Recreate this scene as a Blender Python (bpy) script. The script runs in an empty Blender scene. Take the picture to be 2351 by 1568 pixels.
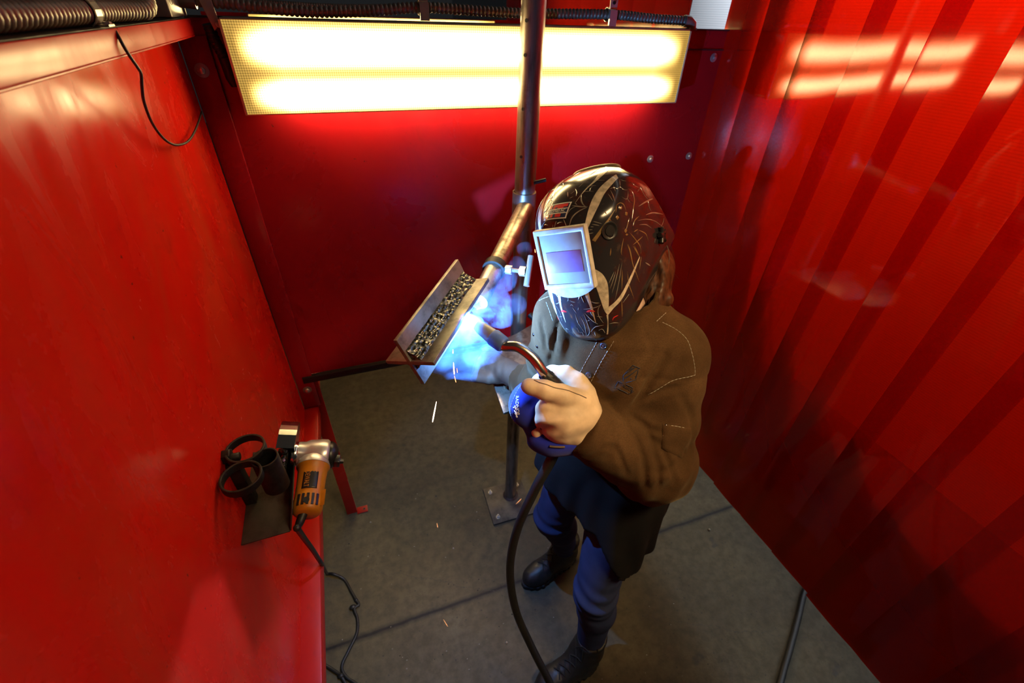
import bpy, bmesh, math, random
import numpy as np
from mathutils import Vector, Matrix
from mathutils.bvhtree import BVHTree
from mathutils import noise as mnoise

# ------------------------------------------------------------------ camera, world, lights, exposure
SC = bpy.context.scene
COL = SC.collection
EYE = Vector((0.0, 0.0, 1.95))
CAM_RIGHT = Vector((0.9416304, -0.3353584, 0.0294444))
CAM_DOWN = Vector((-0.1772732, -0.5683004, -0.8034979))
CAM_FWD = Vector((0.2861930, 0.7513783, -0.5945790))
cam = bpy.data.cameras.new('camera')
cam.lens = 15.7766
cam.sensor_width = 36.0
cam.clip_start = 0.02
cam.dof.use_dof = True
cam.dof.focus_distance = 0.9
cam.dof.aperture_fstop = 4.5
co = bpy.data.objects.new('camera', cam)
COL.objects.link(co)
m = Matrix.Identity(4)
for i in range(3):
    m[i][0] = CAM_RIGHT[i]; m[i][1] = -CAM_DOWN[i]; m[i][2] = -CAM_FWD[i]; m[i][3] = EYE[i]
co.matrix_world = m
SC.camera = co
SC.view_settings.view_transform = 'Standard'
SC.view_settings.look = 'None'
SC.view_settings.gamma = 1.0
SC.view_settings.use_curve_mapping = False
SC.view_settings.exposure = 0.0
SC.cycles.use_denoising = True
SC.cycles.sample_clamp_indirect = 6.0
SC.cycles.max_bounces = 6
SC.cycles.transparent_max_bounces = 16
SC.cycles.volume_bounces = 1
SC.cycles.caustics_reflective = False
SC.cycles.caustics_refractive = False

world = bpy.data.worlds.new('world')
SC.world = world
world.use_nodes = True
world.node_tree.nodes['Background'].inputs[0].default_value = (0.9, 0.95, 1.0, 1)
world.node_tree.nodes['Background'].inputs[1].default_value = 0.012

def area(name, loc, target, sx, sy, power, color):
    l = bpy.data.lights.new(name, 'AREA')
    l.shape = 'RECTANGLE'; l.size = sx; l.size_y = sy; l.energy = power; l.color = color
    o = bpy.data.objects.new(name, l)
    o.location = loc
    o.rotation_euler = (Vector(target) - Vector(loc)).to_track_quat('-Z', 'X').to_euler()
    COL.objects.link(o)
    return o
# assumed aisle lamp out of view beyond the curtain, then an added wall wash
area('assumed_aisle_lamp', (2.15, 0.6, 3.8), (1.9, 0.6, 0), 0.25, 5.0, 9, (1.0, 0.97, 0.88))
area('added_cladding_wash', (1.75, 0.7, 3.3), (2.62, 0.7, 2.3), 0.3, 4.6, 90, (0.92, 0.95, 1.0)).data.spread = math.radians(80)  # added wash, brightens the outer wall behind the gap and the curtain
# assumed unseen lamp over the booth front, added to warm glove and jacket
area('assumed_front_lamp', (1.0, -.30, 2.75), (.50, .50, 1.32), 0.2, 0.7, 2.9, (1.0, .70, .34)).data.spread = math.radians(40)
FIXTURE_POWER = 27.0
LAMP_COLOR = (1.0, .74, .34)
ARC_POWER = 44000.0

# ------------------------------------------------------------------ object helpers
def put(o, parent=None):
    COL.objects.link(o)
    if parent is not None:
        o.parent = parent
    return o
def tag(o, label=None, cat=None, group=None, kind=None):
    if label: o['label'] = label
    if cat: o['category'] = cat
    if group: o['group'] = group
    if kind: o['kind'] = kind
    return o
def empty(name, loc=(0, 0, 0)):
    o = bpy.data.objects.new(name, None)
    o.location = loc; o.empty_display_size = 0.05
    return put(o)
class MB:
    """collects geometry for ONE mesh object, in world coordinates"""
    def __init__(s):
        s.v = []; s.f = []; s.mi = []; s.sm = []; s.sharp = 50
    def add(s, vs, fs, mi=0, smooth=False):
        b = len(s.v)
        s.v += [tuple(map(float, v)) for v in vs]
        for f in fs:
            s.f.append([b + i for i in f]); s.mi.append(mi); s.sm.append(smooth)
        return s
    def box(s, lo, hi, mi=0):
        x0, y0, z0 = lo; x1, y1, z1 = hi
        vs = [(x0,y0,z0),(x1,y0,z0),(x1,y1,z0),(x0,y1,z0),(x0,y0,z1),(x1,y0,z1),(x1,y1,z1),(x0,y1,z1)]
        return s.add(vs, [(0,3,2,1),(4,5,6,7),(0,1,5,4),(1,2,6,5),(2,3,7,6),(3,0,4,7)], mi)
    def obox(s, c, ax, half, mi=0):
        c = Vector(c); ax = [Vector(a).normalized() for a in ax]
        vs = []
        for k in (-1, 1):
            for j, i in ((-1,-1),(-1,1),(1,1),(1,-1)):
                vs.append(c + ax[0]*half[0]*i + ax[1]*half[1]*j + ax[2]*half[2]*k)
        return s.add(vs, [(0,3,2,1),(4,5,6,7),(0,1,5,4),(1,2,6,5),(2,3,7,6),(3,0,4,7)], mi)
    def tube(s, pts, r, n=12, mi=0, caps=True, sub=0, squash=None):
        pts = [Vector(p) for p in pts]
        if sub: pts, r = spline(pts, r, sub)
        N = len(pts)
        rad = r if isinstance(r, (list, tuple, np.ndarray)) else [r]*N
        t0 = (pts[1]-pts[0]).normalized()
        up = Vector((0,0,1)) if abs(t0.z) < .9 else Vector((1,0,0))
        u = (up - t0*up.dot(t0)).normalized()
        vs = []; fs = []
        for i, p in enumerate(pts):
            t = (pts[min(i+1,N-1)] - pts[max(i-1,0)])
            t = t.normalized() if t.length > 1e-9 else t0
            u = (u - t*u.dot(t))
            u = u.normalized() if u.length > 1e-9 else t.orthogonal().normalized()
            w = t.cross(u)
            for k in range(n):
                a = 2*math.pi*k/n
                vs.append(p + u*math.cos(a)*rad[i] + w*math.sin(a)*rad[i])
        for i in range(N-1):
            for k in range(n):
                a = i*n+k; b = i*n+(k+1) % n
                fs.append((a, b, b+n, a+n))
        s.add(vs, fs, mi, True)
        if caps:
            b = len(s.v) - len(vs)
            s.f.append([b+k for k in reversed(range(n))]); s.mi.append(mi); s.sm.append(False)
            s.f.append([b+(N-1)*n+k for k in range(n)]); s.mi.append(mi); s.sm.append(False)
        return s
    def lathe(s, o, axis, prof, n=24, mi=0, smooth=True, up=None):
        """prof: list of (distance along axis, radius); closed to the axis where radius is 0"""
        o = Vector(o); t = Vector(axis).normalized()
        u = t.orthogonal().normalized() if up is None else (Vector(up) - t*Vector(up).dot(t)).normalized()
        w = t.cross(u)
        vs = []; fs = []
        for d, r in prof:
            for k in range(n):
                a = 2*math.pi*(k+.5)/n
                vs.append(o + t*d + u*math.cos(a)*r + w*math.sin(a)*r)
        for i in range(len(prof)-1):
            for k in range(n):
                a = i*n+k; b = i*n+(k+1) % n
                fs.append((a, b, b+n, a+n))
        return s.add(vs, fs, mi, smooth)
    def prism(s, poly, d, mi=0):
        """poly: 3-D outline, extruded by the vector d"""
        poly = [Vector(p) for p in poly]; d = Vector(d); n = len(poly)
        fs = [tuple(reversed(range(n))), tuple(range(n, 2*n))] + [(i, (i+1) % n, n+(i+1) % n, n+i) for i in range(n)]
        return s.add(poly + [p+d for p in poly], fs, mi)
    def ball(s, c, r, nu=12, nv=8, mi=0, scale=(1,1,1)):
        c = Vector(c); vs = []; fs = []
        for j in range(nv+1):
            th = math.pi*j/nv
            for i in range(nu):
                a = 2*math.pi*i/nu
                vs.append((c.x+r*scale[0]*math.sin(th)*math.cos(a), c.y+r*scale[1]*math.sin(th)*math.sin(a), c.z+r*scale[2]*math.cos(th)))
        for j in range(nv):
            for i in range(nu):
                a = j*nu+i; b = j*nu+(i+1) % nu
                fs.append((a, a+nu, b+nu, b))
        return s.add(vs, fs, mi, True)
    def build(s, name, mats, parent=None, bevel=0, seg=2, weld=False):
        me = bpy.data.meshes.new(name)
        me.from_pydata(s.v, [], s.f)
        for mt in (mats if isinstance(mats, (list, tuple)) else [mats]): me.materials.append(mt)
        me.polygons.foreach_set('material_index', s.mi)
        me.polygons.foreach_set('use_smooth', s.sm)
        bm = bmesh.new(); bm.from_mesh(me)
        if weld: bmesh.ops.remove_doubles(bm, verts=bm.verts, dist=1e-6)
        bmesh.ops.recalc_face_normals(bm, faces=bm.faces)
        if bevel:
            es = [e for e in bm.edges if len(e.link_faces) == 2 and e.calc_face_angle(0) > .6 and not (e.link_faces[0].smooth and e.link_faces[1].smooth)]
            bmesh.ops.bevel(bm, geom=es, offset=bevel, segments=seg, profile=.5, affect='EDGES', clamp_overlap=True)
        bm.to_mesh(me); bm.free(); me.update()
        if s.sharp < 180: me.set_sharp_from_angle(angle=math.radians(s.sharp))
        return put(bpy.data.objects.new(name, me), parent)
def spline(pts, r, sub):
    """Catmull-Rom through the points"""
    P = [Vector(p) for p in pts]; n = len(P)
    rr = list(r) if isinstance(r, (list, tuple, np.ndarray)) else [r]*n
    out = []; ro = []
    for i in range(n-1):
        p0, p1, p2, p3 = P[max(i-1,0)], P[i], P[i+1], P[min(i+2,n-1)]
        for k in range(sub):
            t = k/sub
            out.append(.5*((2*p1)+(p2-p0)*t+(2*p0-5*p1+4*p2-p3)*t*t+(3*p1-p0-3*p2+p3)*t**3))
            ro.append(rr[i]*(1-t)+rr[i+1]*t)
    out.append(P[-1]); ro.append(rr[-1])
    return out, ro
def resample(pts, step):
    out = [pts[0].copy()]; acc = 0.0
    for a, b in zip(pts[:-1], pts[1:]):
        L = (b-a).length
        if L < 1e-9: continue
        d = step-acc
        while d <= L:
            out.append(a+(b-a)*(d/L)); d += step
        acc = L-(d-step)
    return out
def ribbed(mb, pts, r, pitch=.0085, depth=.16, n=14, mi=0):
    """flexible conduit: a tube whose radius ripples along its length"""
    c, _ = spline(pts, r, 24)
    c = resample(c, pitch/6); mb.sharp = 180
    mb.tube(c, [r*(1-depth+depth*abs(math.cos(math.pi*i/6))**.7) for i in range(len(c))], n, mi)
def text_mesh(txt, size, mat_, name, parent, origin, right, up, depth=.0004, shear=0, space=1.0):
    cu = bpy.data.curves.new(name, 'FONT')
    cu.body = txt; cu.size = size; cu.extrude = depth; cu.shear = shear; cu.space_character = space
    cu.align_x = 'CENTER'; cu.align_y = 'CENTER'; cu.resolution_u = 3
    tmp = bpy.data.objects.new(name, cu); COL.objects.link(tmp)
    bpy.context.view_layer.update()
    me = bpy.data.meshes.new_from_object(tmp.evaluated_get(bpy.context.evaluated_depsgraph_get()))
    bpy.data.objects.remove(tmp)
    r = Vector(right).normalized(); u = Vector(up); u = (u-r*u.dot(r)).normalized(); n = r.cross(u)
    for v in me.vertices:
        v.co = Vector(origin)+r*v.co.x+u*v.co.y+n*v.co.z
    me.materials.clear(); me.materials.append(mat_)
    return me

# ------------------------------------------------------------------ materials
class NT:
    def __init__(s, name):
        s.m = bpy.data.materials.new(name); s.m.use_nodes = True
        s.t = s.m.node_tree; s.t.nodes.clear()
        s.out = s.n('ShaderNodeOutputMaterial')
    def n(s, typ, **kw):
        nd = s.t.nodes.new(typ)
        for k, v in kw.items():
            if isinstance(k, str) and hasattr(nd, k): setattr(nd, k, v)
        return nd
    def l(s, a, b): s.t.links.new(a, b)
    def obj(s, scale=(1,1,1), rot=(0,0,0)):
        tc = s.n('ShaderNodeTexCoord'); mp = s.n('ShaderNodeMapping')
        mp.inputs['Scale'].default_value = scale; mp.inputs['Rotation'].default_value = rot
        s.l(tc.outputs['Object'], mp.inputs['Vector'])
        return mp.outputs['Vector']
    def noise(s, vec, scale, detail=4, rough=.55, dist=0):
        nd = s.n('ShaderNodeTexNoise')
        nd.inputs['Scale'].default_value = scale; nd.inputs['Detail'].default_value = detail
        nd.inputs['Roughness'].default_value = rough; nd.inputs['Distortion'].default_value = dist
        s.l(vec, nd.inputs['Vector'])
        return nd.outputs['Fac']
    def ramp(s, fac, stops):
        nd = s.n('ShaderNodeValToRGB'); e = nd.color_ramp.elements
        while len(e) < len(stops): e.new(.5)
        for k, (p, c) in enumerate(stops):
            e[k].position = p; e[k].color = (c, c, c, 1) if isinstance(c, (int, float)) else (*c, 1)
        s.l(fac, nd.inputs['Fac'])
        return nd.outputs['Color']
    def mix(s, fac, a, b, mode='MIX'):
        nd = s.n('ShaderNodeMix'); nd.data_type = 'RGBA'; nd.blend_type = mode
        for k, v in ((0, fac), (6, a), (7, b)):
            if hasattr(v, 'is_output'): s.l(v, nd.inputs[k])
            elif k == 0: nd.inputs[0].default_value = v
            else: nd.inputs[k].default_value = (*v, 1) if len(v) == 3 else v
        return nd.outputs[2]
    def math(s, op, a, b=None, c=None):
        nd = s.n('ShaderNodeMath'); nd.operation = op
        for k, v in enumerate((a, b, c)):
            if v is None: continue
            if hasattr(v, 'is_output'): s.l(v, nd.inputs[k])
            else: nd.inputs[k].default_value = v
        return nd.outputs[0]
    def bump(s, h, strength=.3, dist=.002):
        nd = s.n('ShaderNodeBump')
        nd.inputs['Strength'].default_value = strength; nd.inputs['Distance'].default_value = dist
        s.l(h, nd.inputs['Height'])
        return nd.outputs['Normal']
    def bsdf(s, **kw):
        b = s.n('ShaderNodeBsdfPrincipled')
        for k, v in kw.items():
            k = {'color':'Base Color','rough':'Roughness','metal':'Metallic','spec':'Specular IOR Level','normal':'Normal','sheen':'Sheen Weight','sheenr':'Sheen Roughness',
                 'sheent':'Sheen Tint','coat':'Coat Weight','coatr':'Coat Roughness','trans':'Transmission Weight','emit':'Emission Color','emits':'Emission Strength','alpha':'Alpha','aniso':'Anisotropic'}[k]
            if hasattr(v, 'is_output'): s.l(v, b.inputs[k])
            elif isinstance(v, tuple): b.inputs[k].default_value = (*v, 1)
            else: b.inputs[k].default_value = v
        s.l(b.outputs[0], s.out.inputs['Surface'])
        return b
def plain(name, color, rough=.5, metal=0.0, bump=0, bscale=60, var=.25, **kw):
    """a plain stuff with a little unevenness of colour and surface"""
    t = NT(name); v = t.obj()
    nz = t.noise(v, bscale*.35, 4)
    dark = tuple(c*(1-var) for c in color); lite = tuple(min(1, c*(1+var)) for c in color)
    col = t.ramp(nz, [(.3, dark), (.7, lite)])
    ex = dict(kw)
    if bump: ex['normal'] = t.bump(t.noise(v, bscale, 5), bump, .002)
    t.bsdf(color=col, rough=rough, metal=metal, **ex)
    return t.m
def red_paint(name, base=(.47,.0045,.0014), rough=.16, scratch=1.0, spec=.35, streak=False):
    t = NT(name); v = t.obj()
    c = t.ramp(t.noise(v, 2.2, 5, .6), [(.25, tuple(x*.72 for x in base)), (.55, base), (.8, tuple(min(1, x*1.12) for x in base))])
    # soot and old scrapes
    sm = t.ramp(t.noise(t.obj((1, 1, .55)), 5.5, 6, .7, .6), [(.60, 0), (.78, .5)])
    c = t.mix(sm, c, (.10, .012, .008))
    sc = t.ramp(t.noise(t.obj((3, 3, 60), (.5, .35, .2)), 5, 3, .6), [(.70, 0), (.735, .4*scratch)])
    c = t.mix(sc, c, (.45, .03, .016))
    fk = t.ramp(t.noise(v, 70, 2), [(.74, 0), (.78, .7)])
    c = t.mix(fk, c, (.03, .015, .012))
    r = t.ramp(t.noise(t.obj((1, 1, .5)), 3.1, 6, .65, 1.0), [(.35, rough*.8), (.7, rough*1.7)])
    if streak:
        c = t.mix(t.ramp(t.noise(t.obj((1, 1, .6), (.3, .6, 0)), 3.3, 7, .7, 1.2), [(.44, .0), (.70, .26)]), c, (.34, .085, .030))
        r = t.ramp(t.noise(t.obj((1.6, 1.6, .8), (.7, .2, 0)), 4.2, 5, .65, 1.8), [(.38, .15), (.50, .22), (.64, .34)])
    t.bsdf(color=c, rough=r, spec=spec, normal=t.bump(t.noise(v, 7, 3), .05, .004))
    return t.m
M = {}
M['red'] = red_paint('red_paint', rough=.30)
M['red_left'] = red_paint('red_paint_sheet', (.60,.010,.0035), .20, 1.0, .08, True)
M['red_back'] = red_paint('red_paint_panel', (.40,.0075,.0125), .24)
M['red_trim'] = red_paint('red_paint_angle', (.42,.010,.005), .33, .6)
M['black_paint'] = plain('black_paint', (.014,.012,.011), .5, bump=.2)
def steel(name, color, rough, streak=(1,1,.12), scale=30, dark=(.06,.045,.035)):
    t = NT(name); v = t.obj(streak)
    a = t.noise(v, scale, 6, .65)
    c = t.ramp(a, [(.32, dark), (.5, color), (.72, tuple(min(1, x*1.25) for x in color))])
    rust = t.ramp(t.noise(t.obj(), 14, 5, .7), [(.58, 0), (.75, .6)])
    c = t.mix(rust, c, (.10,.045,.022))
    t.bsdf(color=c, rough=t.ramp(a, [(.3, min(1, rough*1.5)), (.7, rough)]), metal=.85, normal=t.bump(a, .12, .001))
    return t.m
M['pipe'] = steel('mill_scale_pipe', (.30,.26,.21), .30)
M['pipe_dark'] = steel('brown_pipe', (.13,.10,.085), .42)
M['arm'] = steel('bare_pipe', (.42,.36,.27), .30, (1,1,1), 24, (.14,.10,.07))
M['plate'] = steel('mill_scale_plate', (.12,.11,.09), .55, (1,1,1), 12, (.08,.07,.06))
M['beam'] = steel('flat_bar', (.27,.25,.22), .38, (1,1,1), 18, (.12,.11,.10))
M['galv'] = plain('galvanised_steel', (.33,.32,.28), .42, .45, .1, 40)
M['zinc'] = plain('zinc_plated', (.70,.67,.58), .25, .7, .05, 40, .1)
M['conduit'] = plain('conduit_metal', (.19,.18,.135), .38, .35, .1, 60)
M['chrome'] = plain('bright_steel', (.70,.68,.64), .16, 1.0, 0, 40, .08)
M['alloy'] = plain('cast_alloy', (.62,.60,.60), .34, .7, .1, 90, .08)
M['rubber'] = plain('black_rubber', (.012,.012,.012), .48, 0, .15, 90)
M['hose'] = plain('black_hose', (.014,.013,.013), .42, 0, .1, 90)
M['blackplastic'] = plain('black_plastic', (.013,.013,.014), .35, 0, .08, 120)
M['yellow'] = plain('yellow_plastic', (.44,.165,.008), .42, 0, .08, 120, .12)
M['blackmetal'] = steel('blackened_steel', (.05,.047,.043), .42, (1,1,1), 20, (.022,.02,.018))
M['shelfplate'] = steel('shelf_plate', (.10,.095,.08), .48, (1,1,1), 14, (.05,.046,.04))
M['copper'] = plain('copper_neck', (.70,.58,.47), .22, 1.0, .04, 50, .12)
M['insulator'] = plain('arc_tinted_insulator', (.06,.12,.32), .5, 0, .1, 60)  # blue grey collar, its blue deepened to carry the arc's light in the colour
M['white_print'] = plain('white_print', (.8,.8,.78), .5, 0, 0, 60, .05)
M['brass'] = plain('brass', (.55,.42,.20), .3, 1.0, .05, 60)
def weldmat():
    t = NT('weld_metal'); v = t.obj()
    n = t.noise(v, 120, 4, .6)
    t.bsdf(color=t.ramp(n, [(.35, (.05,.05,.045)), (.58, (.20,.20,.175)), (.74, (.62,.58,.45))]), rough=t.ramp(t.noise(v, 120, 3), [(.3, .16), (.7, .42)]), metal=.9,
           normal=t.bump(n, .35, .002))
    return t.m
M['weld'] = weldmat()
def concrete():
    t = NT('concrete'); v = t.obj()
    big = t.noise(v, 1.6, 6, .65, .3); fine = t.noise(v, 26, 8, .7)
    c = t.ramp(big, [(.3, (.064,.051,.024)), (.52, (.100,.083,.040)), (.72, (.145,.120,.060))])
    c = t.mix(t.ramp(fine, [(.38, .5), (.60, 0)]), c, (.042,.035,.021))
    c = t.mix(t.ramp(t.noise(v, 5.5, 6, .65, .5), [(.50, 0), (.70, .45)]), c, (.045,.036,.020))
    st = t.ramp(t.noise(v, 9, 3, .5), [(.69, 0), (.74, .75)])
    c = t.mix(st, c, (.045,.038,.030))
    vo = t.n('ShaderNodeTexVoronoi'); vo.inputs['Scale'].default_value = 30; t.l(v, vo.inputs['Vector'])
    c = t.mix(t.ramp(vo.outputs['Distance'], [(.05, .8), (.11, 0)]), c, (.035,.03,.025))
    # the saw-cut joint that runs across the floor
    sp = t.n('ShaderNodeSeparateXYZ'); tc = t.n('ShaderNodeTexCoord'); t.l(tc.outputs['Object'], sp.inputs[0])
    wob = t.math('MULTIPLY', t.math('SUBTRACT', t.noise(v, 14, 4), .5), .012)
    d = t.math('ABSOLUTE', t.math('SUBTRACT', t.math('ADD', sp.outputs[1], wob), .842))
    c = t.mix(t.ramp(t.math('MULTIPLY', d, 50), [(.14, .96), (.34, .55), (1.1, 0)]), c, (.008,.006,.005))
    # a hairline crack
    e = t.math('ABSOLUTE', t.math('SUBTRACT', t.math('SUBTRACT', sp.outputs[1], t.math('MULTIPLY', sp.outputs[0], -.52)), t.math('ADD', .93, t.math('MULTIPLY', t.noise(v, 7, 6, .7), .12))))
    c = t.mix(t.ramp(t.math('MULTIPLY', e, 60), [(.05, .6), (.12, 0)]), c, (.05,.042,.033))
    t.bsdf(color=c, rough=t.ramp(fine, [(.3, .72), (.7, .48)]), spec=.4, normal=t.bump(fine, .45, .004))
    return t.m
M['concrete'] = concrete()
def curtain_mat():
    """tinted clear vinyl: glossy skin over a red sheet that lets light through"""
    t = NT('red_vinyl'); v = t.obj()
    gl = t.n('ShaderNodeBsdfGlossy'); gl.inputs['Roughness'].default_value = .06
    gl.inputs['Color'].default_value = (1, 1, 1, 1)
    nrm = t.bump(t.noise(t.obj((1, .8, .35)), 3.2, 2), .10, .03)
    t.l(nrm, gl.inputs['Normal'])
    tr = t.n('ShaderNodeBsdfTransparent'); tr.inputs['Color'].default_value = (.88, .085, .012, 1)
    df = t.n('ShaderNodeBsdfDiffuse'); df.inputs['Color'].default_value = (.80, .022, .003, 1)
    tl = t.n('ShaderNodeBsdfTranslucent'); tl.inputs['Color'].default_value = (.88, .035, .006, 1)
    m1 = t.n('ShaderNodeMixShader'); m1.inputs[0].default_value = .5; t.l(df.outputs[0], m1.inputs[1]); t.l(tl.outputs[0], m1.inputs[2])
    m2 = t.n('ShaderNodeMixShader')
    ge = t.n('ShaderNodeNewGeometry'); dp = t.n('ShaderNodeVectorMath'); dp.operation = 'DOT_PRODUCT'; t.l(ge.outputs['Normal'], dp.inputs[0]); t.l(ge.outputs['Incoming'], dp.inputs[1])
    t.l(t.math('MULTIPLY', t.math('POWER', t.math('ABSOLUTE', dp.outputs['Value']), .8), .92), m2.inputs[0]); t.l(m1.outputs[0], m2.inputs[1]); t.l(tr.outputs[0], m2.inputs[2])
    fr = t.n('ShaderNodeFresnel'); fr.inputs['IOR'].default_value = 1.5
    m3 = t.n('ShaderNodeMixShader'); t.l(fr.outputs[0], m3.inputs[0]); t.l(m2.outputs[0], m3.inputs[1]); t.l(gl.outputs[0], m3.inputs[2])
    t.l(m3.outputs[0], t.out.inputs['Surface'])
    return t.m
M['curtain'] = curtain_mat()
def suede():
    t = NT('brown_suede'); v = t.obj()
    f = t.noise(v, 420, 3, .6); b = t.noise(v, 9, 5, .6)
    c = t.ramp(b, [(.3, (.050,.025,.010)), (.6, (.088,.045,.019)), (.8, (.130,.070,.030))])
    c = t.mix(t.ramp(f, [(.35, .4), (.6, 0)]), c, (.025,.013,.005))
    t.bsdf(color=c, rough=.95, spec=.1, sheen=.16, sheenr=.4, sheent=(.8,.66,.4), normal=t.bump(f, .35, .0015))
    return t.m
M['suede'] = suede()
def cloth(name, color, scale=900, rough=.9, sheen=.2, **kw):
    t = NT(name); v = t.obj()
    w = t.n('ShaderNodeTexWave'); w.inputs['Scale'].default_value = scale*.3; w.inputs['Distortion'].default_value = 1.5; t.l(t.obj((1,.6,1),(.3,.2,.7)), w.inputs['Vector'])
    b = t.noise(v, 16, 5)
    c = t.ramp(b, [(.3, tuple(x*.75 for x in color)), (.7, tuple(x*1.2 for x in color))])
    t.bsdf(color=c, rough=rough, spec=.2, sheen=sheen, normal=t.bump(w.outputs['Fac'], .2, .0006), **kw)
    return t.m
M['denim'] = cloth('denim', (.035,.050,.125), sheen=.0)
M['blackcotton'] = cloth('black_cotton', (.007,.007,.008), sheen=0.0)
M['bluecuff'] = cloth('blue_suede', (.012,.022,.36), 1400, .85, .15)
M['tan'] = plain('tan_leather', (.62,.45,.29), .62, 0, .25, 60, .22, sheen=.15)
M['tandark'] = plain('worn_leather', (.10,.060,.034), .7, 0, .3, 50, .4)
M['boot'] = plain('black_leather', (.016,.015,.014), .45, 0, .3, 120, .3)
M['sole'] = plain('boot_sole', (.012,.012,.012), .7, 0, .3, 80)
M['lace'] = plain('boot_lace', (.012,.012,.012), .8, 0, .3, 200)
M['skin'] = plain('skin', (.52,.33,.25), .5, 0, .1, 90, .1)
def hairmat():
    t = NT('auburn_hair'); v = t.obj((1,1,.15))
    t.bsdf(color=t.ramp(t.noise(v, 120, 3), [(.3, (.020,.008,.004)), (.7, (.13,.046,.018))]), rough=.42, spec=.5)
    return t.m
M['hair'] = hairmat()
M['thread'] = plain('white_thread', (.36,.33,.26), .8, 0, 0, 60, .1)
M['inkblue'] = plain('stamped_ink', (.012,.014,.026), .7, 0, 0, 60, .1)
def shellmat():
    t = NT('helmet_shell'); v = t.obj()
    n = t.ramp(t.noise(v, 22, 4, .6), [(.50, 0), (.66, .85)])
    c = t.mix(n, (.024,.021,.024), (.050,.012,.008))
    w = t.ramp(t.noise(t.obj((1,1,1),(0.4,.9,.2)), 60, 3, .6), [(.62, 0), (.72, .35)])
    c = t.mix(w, c, (.10,.07,.05))
    t.bsdf(color=c, rough=.16, spec=.40, coat=.18, coatr=.06)
    return t.m
M['shell'] = shellmat()
M['web'] = plain('web_paint', (.24,.21,.165), .25, 0, 0, 200, .3, coat=.8)
M['bone'] = plain('bone_paint', (.55,.46,.34), .25, 0, 0, 220, .4, coat=.8)
M['redpaint2'] = plain('red_decal', (.62,.03,.03), .25, 0, 0, 60, .1, coat=.8)
M['navy'] = plain('navy_decal', (.02,.03,.09), .25, 0, 0, 60, .1, coat=.8)
M['goldpaint'] = plain('gold_paint', (.26,.155,.055), .28, 0, 0, 200, .3, coat=.8)
M['frame'] = plain('lens_frame', (.62,.58,.48), .4, 0, .15, 120, .25)
M['lens'] = plain('dusty_lens_cover', (.42,.47,.47), .28, 0, .08, 90, .12, coat=.6)
M['filter'] = plain('purple_filter', (.34,.22,.55), .22, 0, 0, 90, .12, coat=.6)
M['lip'] = plain('tan_lip', (.45,.30,.17), .4, 0, 0, 60)

# ------------------------------------------------------------------ the booth
BACK_Y = 1.394; LEFT_X = -.296; CURT_X = 1.228; TOP_Z = 1.915
def structure(mb, name, mats, bevel=0):
    return tag(mb.build(name, mats, None, bevel), kind='structure')
structure(MB().box((-3, -2.5, -.1), (6, 11, 0)), 'floor', M['concrete'])
structure(MB().box((-.27, BACK_Y, .872), (1.222, BACK_Y+.018, TOP_Z)), 'wall_back', M['red_back'])
structure(MB().box((-.27, BACK_Y-.018, .868), (1.222, BACK_Y-.0005, .872)).box((-.27, BACK_Y-.018, .846), (1.222, BACK_Y-.012, .868)), 'trim_1', M['black_paint'], .001)
structure(MB().box((-.27, BACK_Y-.006, TOP_Z), (1.235, BACK_Y+.024, TOP_Z+.004)).box((1.06, BACK_Y-.004, TOP_Z-.052), (1.222, BACK_Y-.0005, TOP_Z-.048)), 'trim_2', M['black_paint'])
structure(MB().box((LEFT_X-.004, -.9, .722), (LEFT_X, BACK_Y-.018, TOP_Z-.03)), 'wall_left', M['red_left'])
# top and bottom channels of the left panel, and the upright flange where it meets the back panel
structure(MB().box((LEFT_X-.004, -.9, .7185), (-.2495, 1.62, .722)).box((-.2525, -.9, .672), (-.2495, 1.62, .7185)), 'trim_3', M['red_trim'], .0015)
structure(MB().box((LEFT_X-.006, -.9, 1.883), (-.2495, 1.335, 1.886)).box((-.2525, -.9, 1.886), (-.2495, 1.335, TOP_Z)), 'trim_4', M['red'], .001)
structure(MB().box((LEFT_X-.06, -.9, TOP_Z-.002), (-.2535, 1.335, TOP_Z+.001)), 'trim_5', M['blackmetal'])
structure(MB().box((LEFT_X+.0005, BACK_Y-.012, .725), (-.238, BACK_Y-.0005, 1.882)), 'trim_6', M['red_back'], .001)
# the next booth's walls and the shed beyond
structure(MB().box((-.5, 2.95, .9), (1.222, 2.97, 1.90)), 'wall_far', M['red_back'])
def corrugated():
    t = NT('corrugated_cladding'); v = t.obj()
    w = t.n('ShaderNodeTexWave'); w.wave_type = 'BANDS'; w.bands_direction = 'Z'; w.inputs['Scale'].default_value = 24; t.l(v, w.inputs['Vector'])
    t.bsdf(color=t.ramp(w.outputs['Fac'], [(.2, (.50,.55,.60)), (.5, (.60,.65,.70))]), rough=.6, normal=t.bump(w.outputs['Fac'], .06, .005))
    return t.m
structure(MB().box((2.62, -2.4, 0), (2.7, 10.9, 6)), 'wall_outer', corrugated())

# the corner leg that carries the panels
leg = MB().box((-.272, BACK_Y+.0005, 0.0), (-.226, BACK_Y+.006, .8455)).box((-.272, BACK_Y+.006, 0.0), (-.267, BACK_Y+.045, .8455))
leg.box((-.226, BACK_Y-.012, 0), (-.178, BACK_Y+.022, .006)).lathe((-.193, BACK_Y+.005, .0055), (0,0,1), [(0,0),(0,.005),(.0012,.005),(.0012,0)], 12, 1)
tag(leg.build('booth_leg', [M['red_trim'], M['black_paint']], bevel=.0008), 'red angle-iron leg with a drilled foot tab under the booth corner', 'leg')

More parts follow.
